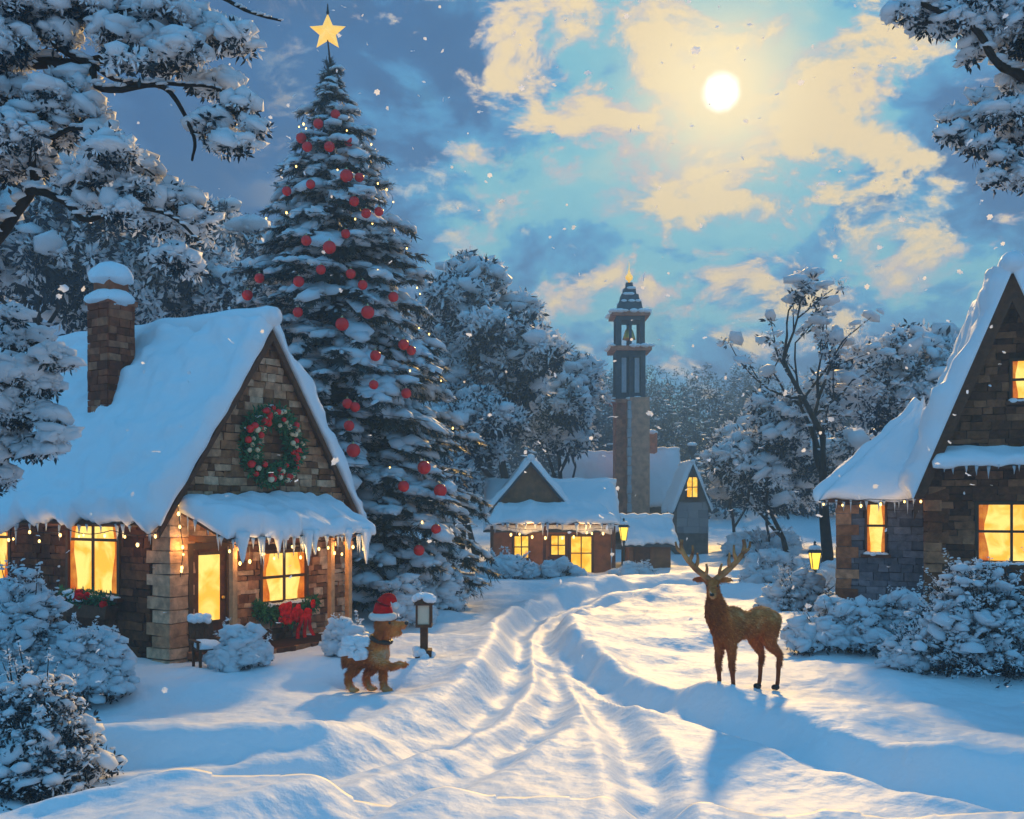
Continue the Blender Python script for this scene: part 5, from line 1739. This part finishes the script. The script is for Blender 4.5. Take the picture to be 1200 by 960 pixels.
# ------------------------------------------------------------------ animals
def voxel_body(mb, name, material, parent, voxel=0.018, smooth=8, paint=None):
    me = mb.mesh(name + '_rough', material, True)
    o = bpy.data.objects.new(name, me); COL.objects.link(o)
    rm = o.modifiers.new('remesh', 'REMESH'); rm.mode = 'VOXEL'; rm.voxel_size = voxel
    sm = o.modifiers.new('smooth', 'SMOOTH'); sm.factor = 0.5; sm.iterations = smooth
    dg = bpy.context.evaluated_depsgraph_get()
    dg.update()
    me2 = bpy.data.meshes.new_from_object(o.evaluated_get(dg))
    o.modifiers.clear(); o.data = me2; me2.name = name
    bpy.data.meshes.remove(me)
    me2.materials.clear(); me2.materials.append(material)
    n = len(me2.polygons)
    me2.polygons.foreach_set('use_smooth', np.ones(n, bool))
    if paint is not None:
        a = me2.attributes.new('tone', 'FLOAT', 'POINT') if 'tone' not in me2.attributes else None
        if a is None:
            me2.attributes.remove(me2.attributes['tone']); a = me2.attributes.new('tone', 'FLOAT', 'POINT')
        co = np.empty(len(me2.vertices) * 3, np.float32); me2.vertices.foreach_get('co', co); co = co.reshape(-1, 3)
        a.data.foreach_set('value', paint(co).astype(np.float32))
    o.parent = parent
    return o
def align(d, up=(0, 0, 1)):
    x = Vector(d).normalized(); y = Vector(up).cross(x).normalized(); z = x.cross(y)
    return np.array([x[:], y[:], z[:]]).T
def chain(mb, pts, rad, n=12, sub=5):
    P = catmull([tuple(p) for p in pts], sub)
    Rr = np.interp(np.linspace(0, len(pts) - 1, len(P)), range(len(pts)), rad)
    mb.tube(P, list(Rr), n)
    for p, r in ((P[0], Rr[0]), (P[-1], Rr[-1])): mb.ell(p, (r, r, r), lvl=2)
def fur(name, ramp, scale=9):
    m = mat(name, (0.2, 0.1, 0.05), 0.8, 0.15, bump=0.6, bscale=55, var=0.18, vscale=scale, tone=ramp)
    return m
M['deer'] = fur('deer_fur', [(0.0, (0.11, 0.022, 0.007)), (0.5, (0.50, 0.115, 0.022)), (0.8, (0.86, 0.29, 0.07)), (1.0, (0.92, 0.52, 0.24))])
M['dog'] = fur('dog_fur', [(0.0, (0.20, 0.045, 0.010)), (0.45, (0.66, 0.155, 0.026)), (0.75, (0.92, 0.34, 0.08)), (1.0, (0.92, 0.62, 0.40))])

def fur_coat(body, mat_, n, ln, parent, flow, skip=None):
    me = body.data
    nv = len(me.vertices); co = np.empty(nv * 3, np.float32); me.vertices.foreach_get('co', co); co = co.reshape(-1, 3)
    no = np.empty(nv * 3, np.float32); me.vertices.foreach_get('normal', no); no = no.reshape(-1, 3)
    tn = np.empty(nv, np.float32); me.attributes['tone'].data.foreach_get('value', tn)
    k = rng.integers(0, nv, n)
    if skip is not None: k = k[~skip(co[k])]
    m = len(k)
    p, nn = co[k], no[k]
    d = nn * 0.55 + np.array(flow)[None] * 1.0 + rng.normal(size=(m, 3)) * 0.28
    d -= nn * np.minimum(0, (d * nn).sum(1) - 0.25)[:, None]
    d /= np.linalg.norm(d, axis=1)[:, None]
    sd = np.cross(d, nn); sd /= np.linalg.norm(sd, axis=1)[:, None] + 1e-6
    L_ = ln * rng.uniform(0.5, 1.2, m)[:, None]
    p = p - nn * 0.004 + rng.normal(size=(m, 3)) * 0.004
    V = np.stack([p - sd * 0.0055, p + sd * 0.0055, p + d * L_], 1).reshape(-1, 3)
    t = np.clip(tn[k] + rng.normal(size=m) * 0.17, 0, 1)
    o = MB().add(V, np.arange(3 * m).reshape(-1, 3), 0, t).build('fur', mat_, body)
    return o
def deer():
    b = gp(872, 811)
    t = empty('deer', b, 0, 'brown stag with wide antlers standing on the snowy road and looking at the viewer', 'deer')
    t.scale = (0.955, 0.955, 0.955)
    yaw = R(32)
    f = Vector((-math.cos(yaw), -math.sin(yaw), 0)); s = Vector((f.y, -f.x, 0))   # s: the deer's right/far side? positive = towards -? (see below)
    def P(a, c, z): return f * a + s * c + Vector((0, 0, z))
    fr = align(f)
    mb = MB()
    # trunk
    mb.ell(P(0.30, 0, 1.05)[:], (0.35, 0.195, 0.285), fr); mb.ell(P(0.0, 0, 1.04)[:], (0.44, 0.185, 0.222), fr)
    mb.ell(P(-0.36, 0, 1.08)[:], (0.33, 0.19, 0.235), fr); mb.ell(P(-0.55, 0, 1.06)[:], (0.17, 0.165, 0.20), fr)
    mb.ell(P(0.48, 0, 1.06)[:], (0.20, 0.17, 0.25), fr)
    mb.ell(P(0.26, 0, 1.22)[:], (0.24, 0.10, 0.13), fr)
    # neck: thick, upright, shaggy in front
    hd = P(0.66, 0, 1.66)
    chain(mb, [P(0.40, 0, 1.08), P(0.54, 0, 1.30), P(0.62, 0, 1.50), P(0.655, 0, 1.64)], [0.20, 0.155, 0.115, 0.098])
    chain(mb, [P(0.55, 0, 1.02), P(0.66, 0, 1.22), P(0.70, 0, 1.42)], [0.12, 0.12, 0.08])
    # head towards the viewer, slightly down
    h = Vector((-0.22, -1, -0.22)).normalized()
    hr = align(h); hs = Vector(hr[:, 1]); hu = Vector(hr[:, 2])
    def Q(a, c, z): return hd + h * a + hs * c + hu * z
    mb.ell(Q(0.0, 0, 0.03)[:], (0.145, 0.105, 0.115), hr); mb.ell(Q(0.08, 0, 0.015)[:], (0.13, 0.088, 0.09), hr)
    chain(mb, [Q(0.05, 0, 0.0), Q(0.17, 0, -0.02), Q(0.27, 0, -0.03), Q(0.32, 0, -0.035)], [0.088, 0.068, 0.055, 0.046])
    for sg in (-1, 1):
        mb.ell(Q(0.09, sg * 0.068, 0.055)[:], (0.045, 0.022, 0.025), hr)
        # ears: flattened cones to the sides
        e0 = Q(-0.03, sg * 0.095, 0.075); e1 = Q(-0.05, sg * 0.19, 0.095); e2 = Q(-0.05, sg * 0.275, 0.07)
        er = align(e2 - e0)
        mb.ell(e1[:], (0.125, 0.024, 0.05), er); mb.ell(e0[:], (0.045, 0.03, 0.035), er)
    # tail
    chain(mb, [P(-0.68, 0, 1.16), P(-0.75, 0, 1.10), P(-0.76, 0, 0.98)], [0.05, 0.05, 0.025])
    # legs
    feet = []
    def leg_front(c, a):
        foot = P(0.40 + a, c * 0.95, 0.05)
        chain(mb, [P(0.36, c, 1.02), P(0.40, c * 1.03, 0.82), P(0.40 + a * .4, c, 0.66), P(0.415 + a * .7, c, 0.50), P(0.39 + a * .9, c * .97, 0.26), P(0.385 + a, c * .95, 0.12), foot], [0.13, 0.105, 0.070, 0.053, 0.037, 0.037, 0.036])
        mb.ell(P(0.415 + a * .7, c, 0.49)[:], (0.053, 0.05, 0.065), fr)
        feet.append(P(0.415 + a, c * .95, 0.0))
    def leg_hind(c, a):
        chain(mb, [P(-0.44, c * .9, 1.02), P(-0.38 + a * .3, c * 1.05, 0.84), P(-0.43 + a * .5, c, 0.70), P(-0.575 + a, c, 0.54), P(-0.565 + a, c, 0.38), P(-0.545 + a, c, 0.14), P(-0.525 + a, c, 0.05)], [0.16, 0.14, 0.092, 0.054, 0.040, 0.036, 0.034])
        mb.ell(P(-0.585 + a, c, 0.545)[:], (0.05, 0.045, 0.065), fr)
        feet.append(P(-0.505 + a, c, 0.0))
    leg_front(0.115, 0.03); leg_front(-0.115, -0.05)
    leg_hind(0.115, 0.09); leg_hind(-0.115, -0.07)
    def paint(co):
        z = co[:, 2]
        a = co @ np.array(f[:])
        v = 0.48 + 0.22 * smoothstep(z, 0.95, 1.28) * (1 - smoothstep(a, 0.42, 0.6))
        v -= 0.30 * (1 - smoothstep(z, 0.25, 0.75))
        v -= 0.22 * smoothstep(a, 0.45, 0.68) * (1 - smoothstep(z, 1.35, 1.6))
        for p, r, k in ((Q(0.10, 0, 0.08), 0.09, 0.25), (Q(0.33, 0, -0.08), 0.07, 0.5), (Q(0.25, 0, -0.02), .07, .3), (P(-0.70, 0, 1.02), 0.15, 0.45)):
            d = np.linalg.norm(co - np.array(p[:]), axis=1); v += k * np.exp(-(d / r) ** 2)
        # pale flecks along the back and flank
        rs = np.random.default_rng(5)
        for k in range(90):
            q = P(rs.uniform(-0.62, 0.42), rs.choice((-1, 1)) * rs.uniform(0.02, 0.22), rs.uniform(1.02, 1.33))
            d = np.linalg.norm(co - np.array(q[:]), axis=1); v += 0.26 * np.exp(-(d / rs.uniform(.02, .06)) ** 2)
        return np.clip(v, 0, 1)
    bo = voxel_body(mb, 'body', M['deer'], t, 0.016, 7, paint)
    fl_ = -f * 0.8 + Vector((0, 0, -0.7))
    fur_coat(bo, M['deer'], 24000, 0.045, t, fl_[:], lambda c: (c[:, 2] < 0.35) | ((c[:, 2] > 1.55) & (rng.uniform(size=len(c)) < .6)))
    for sg in (-1, 1):
        MB().ell(Q(0.115, sg * 0.078, 0.045)[:], (0.020, 0.016, 0.018), hr).build('eye', M['eye'], t, smooth=True)
    MB().ell(Q(0.355, 0, -0.02)[:], (0.024, 0.038, 0.026), hr).build('nose', M['hoof'], t, smooth=True)
    for p in feet:
        m = MB()
        for c in (-1, 1):
            m.ell((p + s * c * 0.024 + f * 0.012 + Vector((0, 0, 0.035)))[:], (0.062, 0.027, 0.045), fr)
        m.build('hoof', M['hoof'], t, smooth=True)
    # antlers (spread across the picture)
    ax = Vector((1, 0.1, 0)).normalized()
    for sg in (-1, 1):
        m = MB()
        o = hd + hu * 0.11 + ax * sg * 0.05 - h * 0.03
        def K(x, z, y=0.0): return o + ax * sg * x + Vector((0, -y, z))
        beam = [K(0, -0.02), K(0.09, 0.06), K(0.20, 0.15, 0.02), K(0.31, 0.26, 0.05), K(0.40, 0.38, 0.06), K(0.44, 0.50, 0.04), K(0.43, 0.60, 0.02)]
        P_ = catmull([tuple(p) for p in beam], 5)
        m.tube(P_, list(np.linspace(0.058, 0.026, len(P_))), 8, wob=.06)
        for p0, p1, p2, r in ((K(0.07, 0.05), K(0.05, 0.14, .08), K(0.07, 0.24, .12), .022), (K(0.22, 0.17, .02), K(0.19, 0.28, .07), K(0.20, 0.40, .08), .024),
                              (K(0.32, 0.27, .05), K(0.27, 0.40, .08), K(0.27, 0.52, .06), .022), (K(0.40, 0.39, .06), K(0.50, 0.46, .06), K(0.53, 0.57, .04), .019)):
            Pt = catmull([tuple(p0), tuple(p1), tuple(p2)], 5)
            m.tube(Pt, list(np.linspace(r * 1.6, 0.015, len(Pt))), 7)
        m.ell(K(0, -0.02)[:], (0.05, 0.05, 0.035))
        m.build('antler', M['antler'], t, smooth=True)
deer()

def dog():
    b = gp(434, 812)
    t = empty('dog', b, 0, 'brown dog in a red Santa hat with snowy white back, one paw raised', 'dog')
    f = Vector((0.90, -0.43, 0)).normalized(); s = Vector((-f.y, f.x, 0))      # s: far side
    def P(a, c, z): return f * a + s * c + Vector((0, 0, z))
    fr = align(f)
    mb = MB()
    mb.ell(P(0.12, 0, 0.64)[:], (0.22, 0.17, 0.25), fr); mb.ell(P(-0.05, 0, 0.60)[:], (0.28, 0.165, 0.20), fr); mb.ell(P(-0.20, 0, 0.56)[:], (0.21, 0.17, 0.20), fr)
    chain(mb, [P(0.12, 0, 0.70), P(0.20, 0, 0.84), P(0.24, 0, 0.98)], [0.19, 0.145, 0.13])
    hd = P(0.27, 0, 1.05)
    h = Vector((0.93, -0.34, 0.12)).normalized(); hr = align(h); hs = Vector(hr[:, 1]); hu = Vector(hr[:, 2])
    def Q(a, c, z): return hd + h * a + hs * c + hu * z
    mb.ell(Q(0, 0, 0.02)[:], (0.175, 0.15, 0.155), hr); mb.ell(Q(0.09, 0, -0.03)[:], (0.13, 0.11, 0.10), hr)
    chain(mb, [Q(0.10, 0, 0.0), Q(0.22, 0, -0.005), Q(0.32, 0, 0.0)], [0.095, 0.072, 0.058])
    chain(mb, [Q(0.08, 0, -0.10), Q(0.18, 0, -0.125), Q(0.26, 0, -0.12)], [0.07, 0.045, 0.032])
    for sg in (-1, 1):
        mb.ell(Q(-0.02, sg * 0.155, -0.06)[:], (0.075, 0.03, 0.135), hr)
    chain(mb, [P(-0.34, 0, 0.60), P(-0.47, 0, 0.54), P(-0.50, 0.02, 0.38)], [0.06, 0.05, 0.035])
    # legs: three on the ground, the near forepaw raised
    paws = []
    chain(mb, [P(0.16, 0.10, 0.58), P(0.17, 0.11, 0.36), P(0.18, 0.11, 0.16), P(0.19, 0.11, 0.05)], [0.105, 0.072, 0.055, 0.055]); paws.append(P(0.24, 0.11, 0.045))
    chain(mb, [P(0.18, -0.11, 0.60), P(0.32, -0.13, 0.50), P(0.48, -0.12, 0.46), P(0.60, -0.10, 0.50)], [0.105, 0.075, 0.058, 0.055]); paws.append(P(0.65, -0.10, 0.50))
    for c, a in ((0.11, 0.12), (-0.11, -0.07)):
        chain(mb, [P(-0.20 + a, c, 0.54), P(-0.13 + a, c, 0.40), P(-0.26 + a, c, 0.25), P(-0.24 + a, c, 0.12), P(-0.21 + a, c, 0.05)], [0.145, 0.10, 0.06, 0.052, 0.052]); paws.append(P(-0.16 + a, c, 0.045))
    chain(mb, [P(-0.1, -0.11, 0.5), P(0.02, -0.12, 0.3), P(0.0, -0.12, 0.06)], [0.05, 0.05, 0.05]) if False else None
    for p in paws:
        mb.ell(p[:], (0.085, 0.062, 0.045), fr)
        for c in (-0.035, 0, 0.035): mb.ell((p + f * 0.06 + s * c)[:], (0.03, 0.02, 0.028), fr)
    def paint(co):
        z = co[:, 2]; a = co @ np.array(f[:])
        v = np.full(len(co), 0.42)
        v += 0.30 * smoothstep(np.linalg.norm(co - np.array(P(0.3, -.12, 0.55)[:]), axis=1) * -1, -0.25, -0.1)
        for p in paws:
            d = np.linalg.norm(co - np.array(p[:]), axis=1); v += 0.5 * np.exp(-(d / 0.11) ** 2)
        for p, r, k in ((Q(0.28, 0, 0.02), 0.10, 0.3), (Q(0.16, 0, -0.12), 0.10, 0.35), (P(0.33, 0, 0.66), 0.14, 0.3), (Q(-.02, 0.15, -.08), .12, -.3), (Q(-.02, -0.15, -.08), .12, -.3)):
            d = np.linalg.norm(co - np.array(p[:]), axis=1); v += k * np.exp(-(d / r) ** 2)
        v -= 0.25 * smoothstep(z, 0.2, 0.4) * (1 - smoothstep(z, 0.45, 0.6))
        return np.clip(v, 0, 1)
    bo = voxel_body(mb, 'body', M['dog'], t, 0.017, 7, paint)
    fl_ = -f * 0.8 + Vector((0, 0, -0.7))
    fur_coat(bo, M['dog'], 16000, 0.05, t, fl_[:], lambda c: (c[:, 2] < 0.06) | ((c[:, 2] > 0.95) & (rng.uniform(size=len(c)) < .6)))
    for sg in (-1, 1): MB().ell(Q(0.125, sg * 0.082, 0.055)[:], (0.022, 0.018, 0.022), hr).build('eye', M['eye'], t, smooth=True)
    MB().ell(Q(0.375, 0, 0.022)[:], (0.032, 0.04, 0.032), hr).build('nose', M['hoof'], t, smooth=True)
    # white shaggy coat over the back
    ct = MB(); pos = []; sc = []
    for k in range(240):
        a = random.uniform(-0.40, 0.04); th = random.uniform(-1.75, 1.75)
        r1, r2 = 0.185, 0.225
        pos.append(P(a, math.sin(th) * r1, 0.60 + math.cos(th) * r2)[:]); w = random.uniform(.045, .10); sc.append((w * 1.3, w, w))
    ct.scatter(LUMP, np.array(pos), np.array(sc), rot_rand(240, .6))
    ct.build('back_snow', M['snow'], t, smooth=True)
    c0 = P(0.20, 0, 0.85)
    cl = MB(); ring = []
    for k in range(25):
        a = 2 * math.pi * k / 24
        ring.append((c0 + f * 0.152 * math.cos(a) + s * 0.152 * math.sin(a) + Vector((0, 0, -0.045 * math.cos(a))))[:])
    cl.tube(ring, 0.036, 8); cl.build('collar', M['hoof'], t, smooth=True)
    # hat
    ht = MB()
    p0 = Q(-0.02, 0, 0.14)
    top = [p0, p0 + Vector((0.0, 0, 0.10)), p0 + Vector((0.01, 0, 0.20)), p0 + Vector((0.06, 0, 0.29)), p0 + Vector((0.14, -.01, 0.31)), p0 + Vector((0.19, -.03, 0.24))]
    Pt = catmull([tuple(p) for p in top], 4)
    ht.tube(Pt, list(np.interp(np.linspace(0, 5, len(Pt)), range(6), [0.165, 0.155, 0.125, 0.09, 0.06, 0.04])), 14, wob=.03)
    ho = ht.build('santa_hat', M['redcloth'], t, smooth=True)
    br = MB(); br.tube([(p0 + Vector((0.165 * math.cos(a), 0.165 * math.sin(a), 0.02)))[:] for a in np.linspace(0, 2 * math.pi, 25)], 0.058, 10, wob=.08)
    br.build('brim', M['white'], ho, smooth=True)
    MB().ell((p0 + Vector((0.20, -.035, 0.19)))[:], (0.062, 0.062, 0.062)).build('pompom', M['white'], ho, smooth=True)
dog()

# ------------------------------------------------------------------ garden things
def lantern():
    b = gpx(497, 18.0)
    t = empty('garden_lantern', b, 0, 'snow-capped standing garden lantern beside the dog', 'lantern')
    MB().box((0, 0, 0.06), (0.28, 0.28, 0.18), jit=0.012, tone=.8).build('plinth', M['timber'], t)
    p = MB(); p.box((0, 0, 0.35), (0.13, 0.13, 0.42)); p.box((0, 0, 0.565), (0.28, 0.28, 0.05)); p.build('post', M['timber'], t)
    c = MB()
    for sx in (-1, 1):
        for sy in (-1, 1): c.box((sx * .12, sy * .12, 0.76), (0.035, 0.035, 0.34))
    c.box((0, 0, 0.945), (0.32, 0.32, 0.035)); c.lathe([(0.2, 0.96), (0.05, 1.08), (0.03, 1.1)], n=8)
    co = c.build('housing', M['timber'], t)
    MB().box((0, 0, 0.76), (0.215, 0.215, 0.335)).build('glass', M['lantern_glass'], co)
    s = MB()
    for k in range(26):
        a = random.uniform(0, 6.28); r = 0.19 * math.sqrt(random.random())
        s.ell((r * math.cos(a), r * math.sin(a), 1.0 + 0.10 * (1 - r / .19) + random.uniform(0, .03)), (random.uniform(.06, .1), random.uniform(.06, .1), random.uniform(.04, .08)))
    s.build('lantern_snow', M['snow'], co, smooth=True)
    s = MB()
    for k in range(12):
        a = random.uniform(0, 6.28)
        s.ell((.13 * math.cos(a), .13 * math.sin(a), random.uniform(.02, .15)), (.09, .09, .07))
    s.build('plinth_snow', M['snow'], t, smooth=True)
M['lantern_glass'] = mat('pale_lantern_glass', (0.72, 0.62, 0.45), 0.3, 0.5)
lantern()
def chair():
    b = gpx(243, 17.3)
    t = empty('garden_chair', b, R(35), 'snow-covered wooden garden chair left of the round porch bush', 'chair')
    t.scale = (0.74, 0.74, 0.74)
    for x in (-.24, .24):
        for y, h in ((-.24, .42), (.24, .40)):
            MB().box((x, y, h / 2 - .03), (.055, .055, h + .06)).build('leg', M['timber'], t)
    st = MB()
    for k in range(5): st.box((0, -.24 + k * .115, .43), (.56, .095, .03))
    st.build('seat', M['timber'], t)
    bk = MB()
    Mb = Matrix.Translation((0, .27, .42)) @ Matrix.Rotation(R(-18), 4, 'X')
    for k in range(5): bk.box((-.22 + k * .11, 0, .32), (.09, .025, .66), M=Mb)
    bk.box((0, .02, .12), (.54, .03, .06), M=Mb); bk.box((0, .02, .52), (.54, .03, .06), M=Mb)
    bk.build('backrest', M['timber'], t)
    for x in (-.3, .3):
        a = MB(); a.box((x, 0, .62), (.09, .62, .03)); a.box((x, -.25, .52), (.05, .05, .18)); a.build('armrest', M['timber'], t)
    V, Fc = snow_slab((-.26, .22, .455), (.26, .22, .455), (-.28, -.30, .455), (.28, -.30, .455), 0.15, 16, 12, seed=91, sag=.03, edge=.12)
    MB().add(V, Fc).build('seat_snow', M['snow'], t, smooth=True)
    s = MB()
    for k in range(18):
        s.ell((random.uniform(-.24, .24), .47 + random.uniform(-.03, .03), 1.04 + random.uniform(-.04, .08)), (.09, .08, .08))
    s.build('back_snow', M['snow'], t, smooth=True)
chair()

# ------------------------------------------------------------------ falling snow
def snowfall():
    m = 760
    Y = 8 + 32 * rng.uniform(0, 1, m) ** 1.3
    px = rng.uniform(-150, 1350, m); py = rng.uniform(-120, 830, m)
    pos = np.stack([(px - 600) / F * Y, Y, H - (py - HZ) / F * Y], 1)
    pos = pos[pos[:, 2] > 0.4]
    m = len(pos)
    s = rng.uniform(0.006, 0.013, m) * (1 + 0.07 * pos[:, 1]) * np.where(rng.uniform(size=m) < 0.12, 1.7, 1.0)
    tm = []
    for k in range(4):
        V = [(0, 0, 0)]; n = 12
        for j in range(n):
            r = (1.0 if j % 2 == 0 else 0.72) * random.uniform(.8, 1.15); a = 2 * math.pi * j / n
            V.append((r * math.cos(a), r * math.sin(a), 0.15 * random.uniform(-1, 1)))
        tm.append((np.array(V), np.array([(0, 1 + j, 1 + (j + 1) % n) for j in range(n)])))
    sc = np.repeat(s[:, None], 3, 1) * 1.7
    o = MB().scatter(tm, pos, sc, rot_rand(m)).build('falling_snow', M['flake'])
    tag(o, 'loose white snowflakes drifting through the night air', 'snow', kind='stuff')
M['flake'] = mat('snowflake', (0.92, 0.92, 0.93), 0.6, 0.2, translucent=0.7)
snowfall()

# ------------------------------------------------------------------ haze
HAZE_DENSITY = 0.0040
def haze():
    m = bpy.data.materials.new('night_haze'); m.use_nodes = True
    N, L = m.node_tree.nodes, m.node_tree.links
    N.remove(N['Principled BSDF'])
    v = N.new('ShaderNodeVolumePrincipled')
    v.inputs['Color'].default_value = (0.36, 0.66, 1.0, 1)
    v.inputs['Density'].default_value = HAZE_DENSITY
    v.inputs['Anisotropy'].default_value = 0.1
    L.new(v.outputs[0], N['Material Output'].inputs['Volume'])
    o = MB().box((0, 66, 13.5), (340, 212, 32)).build('haze', m)
    tag(o, 'thin bluish winter haze filling the valley', 'haze', kind='stuff')
haze()
